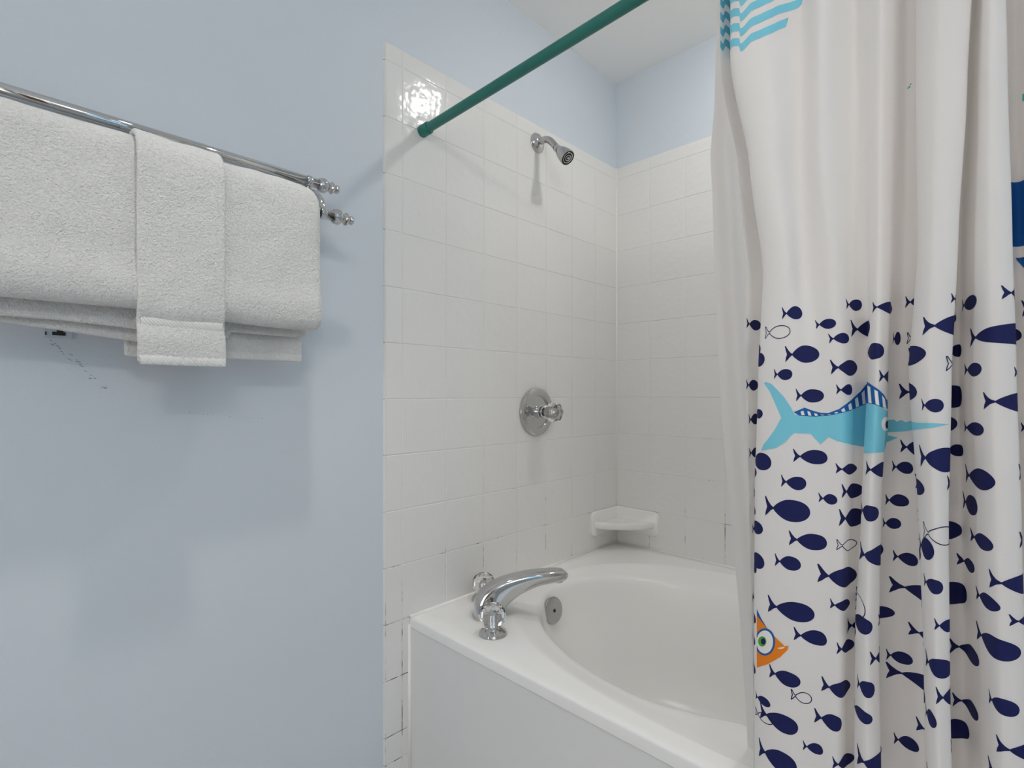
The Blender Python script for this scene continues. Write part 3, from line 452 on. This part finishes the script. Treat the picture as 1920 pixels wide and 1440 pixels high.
# ------------------------------------------------------------ shower arm and head
SC_ = Vector((0, -.505, 2.009))
sh = tag(empty('shower_head', SC_), 'short chrome shower arm and bell shaped head high on tiled wall', 'shower head')
v, f = lathe([(0, 0), (.034, 0), (.0345, .002), (.033, .005), (.026, .011), (.018, .016), (.0125, .018), (0, .018)], SC_, (1, 0, 0), 48)
o = mesh_obj('flange', v, f, m_chrome, sh); sharp(fix_normals(o), 35)
arm = spline([(.0, 0, 0), (.020, 0, .001), (.042, 0, -.001), (.060, 0, -.012), (.076, 0, -.030), (.088, 0, -.045)], 6)
hd = Vector((.70, .0, -.714)).normalized()
v, f = tube([SC_+Vector(tuple(a)) for a in arm], .0115, 24); mesh_obj('arm', v, f, m_brushed, sh)
h0 = SC_+Vector((.085, 0, -.042))
v, f = lathe([(0, 0), (.0125, 0), (.0128, .010), (.0105, .012), (.0105, .015), (.0122, .017), (.0122, .022), (0, .022)], h0, hd, 24); mesh_obj('swivel_nut', v, f, m_brushed, sh)
v, f = lathe([(0, .018), (.013, .018), (.0160, .023), (.0190, .032), (.0225, .045), (.0250, .060), (.0258, .070), (.0255, .074), (.0235, .0745), (.0232, .071), (0, .071)], h0, hd, 48)
o = mesh_obj('bell', v, f, m_brushed, sh); sharp(fix_normals(o), 40)
v, f = lathe([(0, .0705), (.0232, .0705), (.0232, .0728), (0, .0730)], h0, hd, 40)
mesh_obj('spray_face', v, f, m_black, sh)
v, f = merge(lathe([(.0, .0725), (.0040, .0725), (.0036, .0765), (0, .0775)], h0, hd, 20), lathe([(.0085, .0725), (.0085, .0755), (.0105, .0755), (.0105, .0725)], h0, hd, 40),
             lathe([(.0165, .0725), (.0165, .0750), (.0185, .0750), (.0185, .0725)], h0, hd, 40))
mesh_obj('spray_nozzle', v, f, m_chrome, sh)

# ------------------------------------------------------------ corner soap dish
sd = tag(empty('soap_dish', (.0, .0, .555)), 'white ceramic corner soap dish fixed to the tiles above the tub', 'soap dish')
m_cer = mat('white_ceramic', (.84, .835, .82), .15)
def wing(swap, Lw):
    # rounded flange with a raised edge, extruded off the wall
    z0, z1, th, r_ = .556, .654, .012, .024
    pts = [(0, z0), (Lw-r_, z0)]+[(Lw-r_+r_*math.sin(a), z0+r_-r_*math.cos(a)) for a in np.linspace(.2, 1.57, 6)]+[(Lw-r_+r_*math.cos(a), z1-r_+r_*math.sin(a)) for a in np.linspace(0, 1.57, 7)]+[(0, z1)]
    V = []; Fc = []
    layers = [(0, 0), (0, .004), (.0012, .008), (.004, th)]
    cx, cz = Lw/2, (z0+z1)/2
    for ins, d in layers:
        for (a, z) in pts:
            aa = a-ins if a > .01 else a; zz = z+(ins if z < cz else -ins)
            V.append((d, -aa, zz) if not swap else (aa, -d, zz))
    n = len(pts)
    for l in range(len(layers)-1):
        for k in range(n): Fc.append((l*n+k, l*n+(k+1) % n, (l+1)*n+(k+1) % n, (l+1)*n+k))
    Fc.append(tuple((len(layers)-1)*n+k for k in range(n)))
    return V, Fc
v, f = merge(wing(False, .186), wing(True, .198)); o = mesh_obj('flange', v, f, m_cer, sd); sharp(fix_normals(o), 60)
# shelf: dished quarter with bowed front
def shelf():
    V = []; Fc = []; n = 28
    def edge(sc_, t):
        a = t*math.pi/2
        e = 1.45
        return (.185*math.cos(a)**(2/e)*sc_, -.175*math.sin(a)**(2/e)*sc_)
    prof = [(0, .6045), (.55, .604), (.84, .606), (.92, .6105), (.955, .616), (.98, .6165), (.995, .613), (1.0, .606), (.997, .598), (.985, .592), (.96, .588), (.94, .587), (.6, .585), (0, .583)]
    for i in range(n+1):
        for s_, z in prof:
            x, y = edge(s_, i/n); V.append((x+.001, y-.001, z))
    m = len(prof)
    for i in range(n):
        for j in range(m-1): Fc.append((i*m+j, (i+1)*m+j, (i+1)*m+j+1, i*m+j+1))
    Fc.append(tuple(range(m))); Fc.append(tuple(n*m+j for j in range(m)))
    return V, Fc
v, f = shelf(); o = mesh_obj('shelf', v, f, m_cer, sd); sharp(fix_normals(o), 60)

# ------------------------------------------------------------ curtain rod
rd = tag(empty('curtain_rod', (.7, -1.0, 1.886)), 'teal green painted shower curtain rod spanning the tub from wall to wall', 'curtain rod')
rs = lambda x: (x, -1.0, 1.8723+.021*x)
v, f = merge(tube([rs(.004), rs(.80)], .0130, 32), tube([rs(.795), rs(PX-.004)], .0142, 32))
o = mesh_obj('pole', v, f, m_rod, rd); sharp(o, 40)
m_cap = mat('green_rubber_cap', (.012, .17, .13), .5)
for x0, sg in ((.0, 1), (PX, -1)):
    c = Vector(rs(x0)); ax = (Vector(rs(1))-Vector(rs(0)))*sg
    v, f = lathe([(0, 0), (.0165, 0), (.0168, .003), (.0162, .026), (.0168, .0275), (.0166, .031), (.0145, .0335), (0, .0335)], c, ax, 40)
    o = mesh_obj('end_cap', v, f, m_cap, rd); sharp(fix_normals(o), 30)

# ------------------------------------------------------------ printed curtain
def cr(P, m):
    Np = len(P); out = []
    for i in range(Np-1):
        p0 = P[i-1] if i > 0 else 2*P[0]-P[1]; p1 = P[i]; p2 = P[i+1]; p3 = P[i+2] if i+2 < Np else 2*P[-1]-P[-2]
        d = lambda a, b: max(1e-6, np.linalg.norm(a-b))**.5
        t0 = 0; t1 = t0+d(p0, p1); t2 = t1+d(p1, p2); t3 = t2+d(p2, p3)
        for k in range(m[i]):
            t = t1+(t2-t1)*k/m[i]
            A1 = (t1-t)/(t1-t0)*p0+(t-t0)/(t1-t0)*p1; A2 = (t2-t)/(t2-t1)*p1+(t-t1)/(t2-t1)*p2; A3 = (t3-t)/(t3-t2)*p2+(t-t2)/(t3-t2)*p3
            B1 = (t2-t)/(t2-t0)*A1+(t-t0)/(t2-t0)*A2; B2 = (t3-t)/(t3-t1)*A2+(t-t1)/(t3-t1)*A3
            out.append((t2-t)/(t2-t1)*B1+(t-t1)/(t2-t1)*B2)
    out.append(P[-1]); return np.array(out)
tab = np.array(CURTAIN_XY); LZ = np.array(CURTAIN_Z)
seg_ = np.linalg.norm(np.diff(tab, axis=1), axis=2).mean(0)
MM = [max(4, int(round(s/.0025))) for s in seg_]
dense = [cr(tab[l], MM) for l in range(len(LZ))]
CS = np.mean([np.concatenate([[0], np.cumsum(np.linalg.norm(np.diff(D, axis=0), axis=1))]) for D in dense], axis=0)
CZ = np.arange(1.905, .075, -.01)
def curtain_xy(z):
    zz = LZ[::-1]; A = np.array(dense)[::-1]
    z = min(max(z, zz[0]), zz[-1]); i = min(max(int(np.searchsorted(zz, z))-1, 0), len(zz)-2)
    f = (z-zz[i])/(zz[i+1]-zz[i]); f = f*f*(3-2*f)*.5+f*.5
    return A[i]*(1-f)+A[i+1]*f
GR = np.array([curtain_xy(z) for z in CZ])
NRW, NCL = GR.shape[:2]
GP = np.concatenate([GR, np.broadcast_to(CZ[:, None, None], (NRW, NCL, 1))], axis=2)
# surface normals (towards -y side)
dv = np.gradient(GP, axis=0); du = np.gradient(GP, axis=1)
NN = np.cross(du, dv); NN /= np.linalg.norm(NN, axis=2, keepdims=True)+1e-12
# the print side of the first broad face looks towards -y
if NN[NRW//2, int(NCL*.12), 1] > 0: NN = -NN
def surf(s, z, off):
    c = min(max(np.searchsorted(CS, s)-1, 0), NCL-2); a = (s-CS[c])/(CS[c+1]-CS[c]); a = min(max(a, 0), 1)
    r_ = min(max((CZ[0]-z)/.01, 0), NRW-1.0001); ri = int(r_); b = r_-ri
    P = (GP[ri, c]*(1-a)+GP[ri, c+1]*a)*(1-b)+(GP[ri+1, c]*(1-a)+GP[ri+1, c+1]*a)*b
    Nn = (NN[ri, c]*(1-a)+NN[ri, c+1]*a)*(1-b)+(NN[ri+1, c]*(1-a)+NN[ri+1, c+1]*a)*b
    return P+Nn*off
CV = [tuple(p) for p in GP.reshape(-1, 3)]; CF = []; CM = []
for i in range(NRW-1):
    for j in range(NCL-1):
        CF.append((i*NCL+j, (i+1)*NCL+j, (i+1)*NCL+j+1, i*NCL+j+1)); CM.append(0)
PR_MATS = [m_cloth, m_navy, m_sky, m_blue, m_orange, m_green, m_pwhite, m_teal]
PV, PF, PM = [], [], []
def area2(p): return sum(p[i][0]*p[(i+1) % len(p)][1]-p[(i+1) % len(p)][0]*p[i][1] for i in range(len(p)))/2
def stamp(poly, mi, off):
    """cut a flat print shape along the cloth's own grid and lay it on the folded cloth"""
    q_ = []
    for p in poly:
        if not q_ or (abs(p[0]-q_[-1][0])+abs(p[1]-q_[-1][1])) > 2e-5: q_.append(p)
    if len(q_) < 3: return
    s0, s1 = min(p[0] for p in q_), max(p[0] for p in q_)
    if s1 < 0.0005 or s0 > CS[-1]: return
    bm = bmesh.new()
    try: bm.faces.new([bm.verts.new((p[0], p[1], 0)) for p in q_])
    except ValueError: bm.free(); return
    bmesh.ops.triangulate(bm, faces=bm.faces[:])
    for c in CS:
        if s0 < c < s1:
            bmesh.ops.bisect_plane(bm, geom=bm.verts[:]+bm.edges[:]+bm.faces[:], plane_co=(c, 0, 0), plane_no=(1, 0, 0), dist=1e-7, clear_inner=(c == CS[0]))
    if s0 < 0:
        bmesh.ops.bisect_plane(bm, geom=bm.verts[:]+bm.edges[:]+bm.faces[:], plane_co=(1e-4, 0, 0), plane_no=(1, 0, 0), dist=1e-7, clear_inner=True)
    z0, z1 = min(p[1] for p in q_), max(p[1] for p in q_)
    for zc in CZ:
        if z0 < zc < z1: bmesh.ops.bisect_plane(bm, geom=bm.verts[:]+bm.edges[:]+bm.faces[:], plane_co=(0, zc, 0), plane_no=(0, 1, 0), dist=1e-7)
    bm.verts.index_update(); b = len(PV)
    for v_ in bm.verts: PV.append(tuple(surf(v_.co.x, v_.co.y, off)))
    for f_ in bm.faces: PF.append(tuple(b+v_.index for v_ in f_.verts)); PM.append(mi)
    bm.free()
rng = random.Random(4)
def fish_shape(s0, s1, z, h):
    L = s1-s0; tl = min(.29*L, h*.85); nb = 20; c = rng.uniform(.46, .56); sk = rng.uniform(-.05, .03)*h; w0 = .085
    top = []; bot = []
    for k in range(nb+1):
        t = k/nb; t = t if t < c else c+(1-c)*math.sin((t-c)/(1-c)*math.pi/2)
        w = w0+(1-w0)*math.sin(math.pi/2*t/c)**.82 if t < c else math.sqrt(max(0, 1-((t-c)/(1-c))**2.3))
        x = s0+tl*.72+(L-tl*.72)*t; y = z+sk*math.sin(math.pi*t); top.append((x, y+w*h/2)); bot.append((x, y-w*h*.49))
    u = lambda a, q: (s0+tl*a, z+h*q)
    tail = [u(.50, -.13), u(.30, -.27), u(.02, -.43), u(.08, -.20), u(.20, .02), u(.10, .22), u(0, .50), u(.10, .50), u(.32, .28), u(.52, .13)]
    return tail+top+bot[::-1][1:]
for s0, s1, z, h, outl in FISH:
    pl = fish_shape(s0, s1, z, h)
    if not outl: stamp(pl, 1, .0003)
    else:
        n = len(pl); w = .0012
        c = [(p[0], p[1]) for p in pl]
        for i in range(n):
            a, b = c[i], c[(i+1) % n]; d = math.hypot(b[0]-a[0], b[1]-a[1])
            if d < 1e-6: continue
            nx, ny = -(b[1]-a[1])/d*w/2, (b[0]-a[0])/d*w/2; ex, ey = (b[0]-a[0])/d*w*.4, (b[1]-a[1])/d*w*.4
            stamp([(a[0]+nx-ex, a[1]+ny-ey), (b[0]+nx+ex, b[1]+ny+ey), (b[0]-nx+ex, b[1]-ny+ey), (a[0]-nx-ex, a[1]-ny-ey)], 1, .0003)
P_ = PRINT
stamp(P_['marlin'], 2, .0004); stamp(P_['fin'], 3, .0005)
for bb in P_['bars']: stamp(bb, 6, .0007)
stamp(P_['meye'], 6, .0006); stamp(P_['mpup'], 1, .0008)
stamp(P_['oblue'], 3, .0004); stamp(P_['orange'], 4, .0005); stamp(P_['omouth'], 6, .0007)
stamp(P_['oring'], 3, .0007); stamp(P_['owhite'], 6, .0009); stamp(P_['ogreen'], 5, .0011); stamp(P_['onavy'], 1, .0013)
# light blue wave stripes at the top
ST = [tuple(p) for p in P_['stripe']]
ST = [(-.002, ST[0][1]+.002)]+ST
for k in range(8):
    cl = ST[:-1]+[(ST[-1][0]+.017*k, ST[-1][1]+.003*k)]
    cl = [tuple(p[:2]) for p in spline([(a, b, 0) for a, b in cl], 3)]; dz = .0235*k; w = .0062
    top = [(a, b+dz+w) for a, b in cl]; bot = [(a-(.003 if i == len(cl)-1 else 0), b+dz-w) for i, (a, b) in enumerate(cl)]
    for i in range(len(cl)-1): stamp([bot[i], bot[i+1], top[i+1], top[i]], 2, .0004)
# the sail boat block further along
sx = P_['sail'][1][0]-.006; ex = P_['sail'][2][0]+.03; z1, z0 = P_['sail'][2][1], P_['sail'][3][1]
stamp([(sx-.015, z0), (ex, z0), (ex, z1), (sx-.015, z1)], 3, .0004)
h0_, h1_ = P_['hull'][0], P_['hull'][2]
stamp([(h0_[0], P_['hull'][1][1]), (ex, P_['hull'][1][1]), (ex, h1_[1]-.004), (h1_[0], h1_[1])], 3, .0004)
mk = P_['mark']
stamp([(mk[0][0]-.0015, mk[1][1]), (mk[0][0]+.03, mk[1][1]), (mk[0][0]+.03, mk[0][1]), (mk[0][0]-.0015, mk[0][1])], 7, .0004)
for (da, db, r_) in ((0, 0, .0020), (-.003, -.0014, .0014), (.0025, .0030, .0014)):
    stamp([(mk[2][0]+da+r_*math.cos(t), mk[2][1]+db+r_*.8*math.sin(t)) for t in np.linspace(0, 6.28, 9)[:-1]], 7, .0004)
base = len(CV)
o = mesh_obj('shower_curtain', CV+PV, CF+[tuple(base+i for i in q_) for q_ in PF], None, None, True, mats=PR_MATS, midx=CM+PM, origin=(1.2, -1.04, .08))
tag(o, 'white shower curtain printed with navy fish hanging in folds beside the tub', 'shower curtain')

# ------------------------------------------------------------ plain liner
def liner():
    V = []; Fc = []; nz, nx = 90, 150
    for i in range(nz):
        z = 1.90-(1.90-.30)*i/(nz-1)
        le = np.interp(z, LINER_Z[::-1], LINER_X[::-1]); 
        yb = np.interp(z, [.30, .50, 1.0, 1.9], [-.905, -.920, -.945, -.978])
        for j in range(nx):
            t = j/(nx-1); x = le+(1.50-le)*t
            amp = .016*min(1, t*8)
            y = yb+amp*math.sin(t*38+.8*math.sin(z*2))*.4+.004*math.sin(t*95+z*3)
            y = min(y, -.90) if z < .6 else y
            V.append((x, y, z))
    for i in range(nz-1):
        for j in range(nx-1): Fc.append((i*nx+j, (i+1)*nx+j, (i+1)*nx+j+1, i*nx+j+1))
    return V, Fc
v, f = liner()
o = mesh_obj('curtain_liner', v, f, m_liner, None, True, origin=(1.2, -.95, .3))
tag(o, 'plain white curtain liner hanging inside the tub behind the printed curtain', 'shower liner')

# ------------------------------------------------------------ towel bar
UB, LB = Vector((.075, -1.3, 1.603)), Vector((.142, -1.3, 1.515)); YA, YB = -1.341, -2.06
tb = tag(empty('towel_bar', (WT, -1.345, 1.59)), 'double chrome towel bar mounted on the blue wall', 'towel bar')
for nm, c in (('upper_bar', UB), ('lower_bar', LB)):
    v, f = tube([(c.x, YA, c.z), (c.x, YB, c.z)], .0114, 32); mesh_obj('rail', v, f, m_chrome, tb)
    prof = [(r_*1.16, h_*1.17) for r_, h_ in [(0, 0), (.0102, 0), (.0125, .002), (.0140, .006), (.0145, .0095), (.0140, .013), (.0115, .017), (.0090, .0195), (.0088, .0235), (.0095, .0245), (.0118, .0262), (.0120, .028), (.0105, .0300), (.0068, .0315), (.0062, .0335), (.0080, .0355), (.0088, .0385), (.0075, .0415), (.0045, .043), (0, .0435)]]
    for yy, sg in ((YA-.003, 1), (YB+.003, -1)):
        v, f = lathe(prof, (c.x, yy, c.z), (0, sg, 0), 36); o = mesh_obj('finial', v, f, m_chrome, tb); sharp(fix_normals(o), 28)
for yb in (-1.366, -2.030):
    v, f = merge(lathe([(0, 0), (.030, 0), (.031, .003), (.028, .007), (.018, .010), (.013, .014), (.011, .022), (.014, .026), (.0145, .030), (.011, .034), (.0095, .040), (.0095, .062), (0, .064)], (WT, yb, 1.585), (1, 0, 0), 36),
                 tube([tuple(p) for p in spline([(.045, yb, 1.583), (.060, yb, 1.588), (.074, yb, 1.603)], 6)], [.0105]*13, 16),
                 tube([tuple(p) for p in spline([(.050, yb, 1.584), (.085, yb, 1.575), (.115, yb, 1.562), (.134, yb, 1.545), (.142, yb, 1.515)], 6)], list(np.interp(range(25), [0, 14, 24], [.0095, .0060, .0080])), 16),
                 lathe([(.0116, -.006), (.0128, -.003), (.0128, .003), (.0116, .006)], (.142, yb, 1.515), (0, 1, 0), 32),
                 lathe([(.0116, -.006), (.0128, -.003), (.0128, .003), (.0116, .006)], (.075, yb, 1.603), (0, 1, 0), 32))
    o = mesh_obj('bracket', v, f, m_chrome, tb); sharp(fix_normals(o), 40)

# ------------------------------------------------------------ towels
def drape(name, path, thick, y0, y1, parent, mt, rnd=.018, ybend=None, ny=90, amp=.0016, nsc=30, seed=0, bottom=None, topround=0):
    """closed folded slab: path is (x, z) centre line, thick a function of the path fraction"""
    P = [np.array(p) for p in spline([(a, b, 0) for a, b in path], 10)]
    P = np.array([p[:2] for p in P])
    d = np.concatenate([[0], np.cumsum(np.linalg.norm(np.diff(P, axis=0), axis=1))]); tot = d[-1]
    n = int(tot/.006)+2
    sp_ = np.linspace(0, tot, n); Q = np.stack([np.interp(sp_, d, P[:, 0]), np.interp(sp_, d, P[:, 1])], 1)
    tg = np.gradient(Q, axis=0); tg /= np.linalg.norm(tg, axis=1, keepdims=True); nm = np.stack([tg[:, 1], -tg[:, 0]], 1)
    V = []; Fc = []
    loops = []
    ys = [y0+(y1-y0)*(.5-.5*math.cos(math.pi*j/(ny-1))) if False else y0+(y1-y0)*j/(ny-1) for j in range(ny)]
    r0 = thick(.5)/2
    # denser y samples at the rounded ends
    ends = [r0*(1-math.cos(a)) for a in np.linspace(0, math.pi/2, 7)][:-1]
    ys = [y0+e for e in ends]+list(np.linspace(y0+r0, y1-r0, ny))+[y1-e for e in reversed(ends)]
    M = None
    for y in ys:
        e = min(y-y0, y1-y); k = math.sqrt(max(0, 1-(1-min(1, e/r0))**2)) if e < r0 else 1
        k = max(k, .02)
        ring = []
        out_side = []; in_side = []
        for i in range(n):
            t = i/(n-1); h = thick(t)/2*k
            w = noise.noise(Vector((Q[i][0]*nsc+seed, y*nsc, Q[i][1]*nsc)))*amp+noise.noise(Vector((seed+3, y*8, Q[i][1]*8)))*amp*2.2
            q = Q[i].copy()
            if bottom is not None:
                dzb, dza = bottom(y)
                if t < .5: q[1] += dzb*(1-t*2)
                else: q[1] += dza*(t*2-1)
            if topround:
                ee = max(0, 1-(y1-y)/topround) if y1-y < topround else 0
                q[1] -= .010*ee**2.5*(1 if abs(t-.5) < .25 else max(0, 1-(abs(t-.5)-.25)*6))
            out_side.append((q[0]+nm[i][0]*(h+w*k), y, q[1]+nm[i][1]*(h+w*k)))
            in_side.append((q[0]-nm[i][0]*h, y, q[1]-nm[i][1]*h))
        def cap(i, sg):
            h = thick(i/(n-1))/2*k; res = []
            q0 = (np.array(out_side[i])+np.array(in_side[i]))/2; nn = np.array([nm[i][0], 0, nm[i][1]]); tt = np.array([tg[i][0], 0, tg[i][1]])*sg
            for a in np.linspace(0, math.pi, 7)[1:-1]: res.append(tuple(q0+nn*h*math.cos(a)+tt*h*math.sin(a)))
            return res
        ring = out_side+cap(n-1, 1)+in_side[::-1]+cap(0, -1)[::-1]
        M = len(ring); V += ring
    for j in range(len(ys)-1):
        for k in range(M):
            k2 = (k+1) % M; Fc.append((j*M+k, j*M+k2, (j+1)*M+k2, (j+1)*M+k))
    # end faces
    for j in (0, len(ys)-1):
        for i in range(n-1):
            a, b = j*M+i, j*M+i+1; c, d_ = j*M+(n+5+n-1-i-1), j*M+(n+5+n-1-i)
            Fc.append((a, b, c, d_))
        Fc.append(tuple(j*M+q_ for q_ in [n-1]+list(range(n, n+5))+[n+5]))
        Fc.append(tuple(j*M+q_ for q_ in [n+5+n-1]+list(range(n+5+n, n+5+n+5))+[0]))
    o = mesh_obj(name, V, Fc, mt, parent); fix_normals(o); return o

bt = tag(empty('bath_towel', (.142, -1.69, 1.53)), 'large white folded bath towel hanging over the lower chrome rail', 'towel')
cr_ = .0285; cx_, cz_ = LB.x, LB.z
bx = [(cx_+.034, 1.278), (cx_+.033, 1.33), (cx_+.031, 1.42), (cx_+cr_, cz_-.005), (cx_+cr_*.72, cz_+cr_*.70), (cx_, cz_+cr_), (cx_-cr_*.72, cz_+cr_*.70), (cx_-cr_, cz_-.005), (cx_-.0285, 1.42), (cx_-.0275, 1.33), (cx_-.026, 1.262)]
def tb_th(t): return .033+.014*math.exp(-((t-.035)/.055)**2)
drape('outer_fold', bx, tb_th, -1.995, -1.388, bt, m_terry, seed=1, amp=.0016, bottom=lambda y: (.012*max(0, (-1.55-y))/.4+.003*math.sin(y*14), 0), topround=.07)
def slab(path, t, y0, y1, mt, name, par, seed, bot):
    return drape(name, path, lambda q_: t, y0, y1, par, mt, seed=seed, amp=.0008, bottom=bot)
slab([(.118, 1.197), (.119, 1.25), (.121, 1.33), (.122, 1.44)], .010, -1.87, -1.4035, m_terry, 'inner_fold', bt, 5,
     lambda y: ((.024*max(0, min(1, (-1.56-y)/.14))+.017*max(0, min(1, (-1.70-y)/.16))), 0))
slab([(.139, 1.236), (.139, 1.28), (.139, 1.36), (.139, 1.42)], .011, -1.98, -1.42, m_terry, 'middle_fold', bt, 9,
     lambda y: (.010*max(0, min(1, (-1.6-y)/.2))+(.012 if y > -1.55 else 0), 0))
# woven border of the inner fold
def pleated(name, x, zc0, zc1, y0, y1, zf, par, mt, rib=.007, depth=.0010, tk=.0022):
    V = []; Fc = []; n = int((y1-y0)/.0012); m = 6
    for j in range(n+1):
        y = y0+(y1-y0)*j/n; rr = (.5+.5*math.sin(y*2*math.pi/rib+1.3*math.sin(y*70)))
        for i in range(m+1):
            z = zc0+(zc1-zc0)*i/m+zf(y); bul = math.sin(math.pi*i/m)**.5
            V.append((x+tk*bul-depth*rr*bul*.9, y, z))
    for j in range(n):
        for i in range(m): Fc.append((j*(m+1)+i, (j+1)*(m+1)+i, (j+1)*(m+1)+i+1, j*(m+1)+i+1))
    return mesh_obj(name, V, Fc, mt, par)
pleated('hem', .1228, 1.1935, 1.207, -1.56, -1.4045, lambda y: 0, bt, m_band, rib=.0075, depth=.0022, tk=.0026)

ht = tag(empty('hand_towel', (.142, -1.64, 1.54)), 'narrow white hand towel draped over the middle of the bath towel', 'towel')
co = .0285+.019+.0055; fx = cx_+.0555
hx = [(fx+.003, 1.180), (fx+.003, 1.215), (fx-.0060, 1.244), (fx+.001, 1.268), (fx-.001, 1.33), (fx-.003, 1.42), (cx_+co, cz_), (cx_+co*.72, cz_+co*.70), (cx_, cz_+co-.001), (cx_-co*.72, cz_+co*.70), (cx_-co, cz_), (cx_-.052, 1.42), (cx_-.050, 1.30), (cx_-.046, 1.196)]
def h_th(t): return .0105
drape('towel_body', hx, h_th, -1.7085, -1.5765, ht, m_terry, seed=12, amp=.0013, ny=50)
v_ = bpy.data.objects['towel_body']
pleated('woven_band', fx-.0060+.0052, 1.235, 1.253, -1.7035, -1.5815, lambda y: 0, ht, m_band, rib=.0035, depth=.0008, tk=.0030)['label'] = 'flat woven border band'
pleated('hem', fx+.003+.0048, 1.1725, 1.188, -1.7060, -1.5790, lambda y: 0, ht, m_band, rib=.011, depth=.0014, tk=.0026)['label'] = 'pleated bottom hem'

# ------------------------------------------------------------ damaged anchor plate and scuffs on the wall
ap = tag(empty('wall_plate', (WT, -1.787, 1.231)), 'small painted wall anchor plate with dark gaps below the left towel', 'wall plate')
m_plate = mat('painted_plate', (.52, .60, .69), .5)
v, f = merge(box_vf(WT, WT+.003, -1.806, -1.768, 1.2235, 1.262)); mesh_obj('plate', v, f, m_plate, ap, False)
v, f = merge(box_vf(WT+.003, WT+.0042, -1.796, -1.778, 1.2285, 1.2345), box_vf(WT+.003, WT+.0042, -1.8055, -1.8035, 1.228, 1.234), box_vf(WT+.003, WT+.0042, -1.790, -1.781, 1.2345, 1.242)); mesh_obj('gap', v, f, m_black, ap, False)
m_scuff = mat('grey_scuff', (.33, .37, .42), .8)
SV, SF = [], []
rg = random.Random(8)
def smudge(y, z, r_):
    b = len(SV); n = 7
    for k in range(n):
        a = 2*math.pi*k/n; rr = r_*rg.uniform(.4, 1.3); SV.append((WT+.0004, y+rr*2.2*math.cos(a+.6), z+rr*1.1*math.sin(a)))
    SF.append(tuple(range(b, b+n)))
for t in np.linspace(0, 1, 26):
    if rg.random() < .8: smudge(-1.800+.062*t+rg.uniform(-.003, .003), 1.222-.072*t**1.1+rg.uniform(-.004, .004), rg.uniform(.0005, .0016))
for k in range(8): smudge(-1.725+rg.uniform(-.006, .006), 1.135+rg.uniform(-.004, .004), .0008)
for k in range(22): smudge(-1.59+k*.0085, 1.086-.022*k/22+rg.uniform(-.0015, .0015), rg.uniform(.0003, .0009))
o = mesh_obj('scuff_marks', SV, SF, m_scuff, wall_left, False)
o['kind'] = 'stuff'

# ------------------------------------------------------------ ceiling downlights
def downlight(x, y, label, strength, color, r_=.065, drop=.004, spot=0):
    t = tag(empty('downlight', (x, y, CEIL)), label, 'ceiling light', 'recessed ceiling downlights')
    v, f = lathe([(r_, 0), (r_+.018, 0), (r_+.020, .002), (r_+.018, .005), (r_, .007), (r_-.001, .001)], (x, y, CEIL), (0, 0, -1), 48)
    fix_normals(mesh_obj('trim_ring', v, f, m_white, t))
    rl = r_-.001
    v, f = lathe([(rl*math.cos(a), .002+drop*math.sin(a)) for a in np.linspace(0, math.pi/2*.98, 8)]+[(0, .002+drop)], (x, y, CEIL), (0, 0, -1), 40)
    mesh_obj('lens', v, f, ceiling_lamp_emit('lamp_lens', color, strength), t)
    if spot:
        ld = bpy.data.lights.new('downlight_bulb', 'SPOT'); ld.energy = spot; ld.color = color; ld.spot_size = math.radians(100); ld.spot_blend = .9
        ld.shadow_soft_size = .04
        lo = bpy.data.objects.new('bulb', ld); COL.objects.link(lo); lo.parent = t; lo.location = (0, 0, -.025)
    return t
downlight(.7105, -.4876, 'round recessed downlight in the ceiling above the tub', SHOWER_LAMP, (1, .975, .94), .048, .022)
downlight(.695, -1.57, 'round recessed downlight in the ceiling in front of the tub', 6, (1, .96, .91), .06, .004, ROOM_LAMP)
downlight(2.2, -1.6, 'unseen fill downlight added in the ceiling near the window', FILL_LAMP, (1, .96, .91), .12)  # extra downlight out of view, added to fill the room

# ------------------------------------------------------------ vanity light bar on the right wall
vb = tag(empty('vanity_light', (X1, -2.60, 2.28)), 'white three globe vanity light high on the wall to the right of the camera', 'wall light')
v, f = box_vf(X1-.03, X1, -2.86, -2.42, 2.235, 2.325); mesh_obj('back_plate', v, f, m_chrome, vb, False)
m_globe = ceiling_lamp_emit('globe_glass', (1, .95, .88), GLOBE_LAMP)
for yy in (-2.49, -2.64, -2.79):
    v, f = lathe([(0, 0), (.022, 0), (.022, .03), (0, .03)], (X1-.03, yy, 2.28), (-1, 0, 0), 24); mesh_obj('socket', v, f, m_chrome, vb)
    v, f = lathe([(.045*math.sin(a), .07-.045*math.cos(a)) for a in np.linspace(0, math.pi, 14)], (X1-.03, yy, 2.28), (-1, 0, 0), 28); mesh_obj('globe', v, f, m_globe, vb)
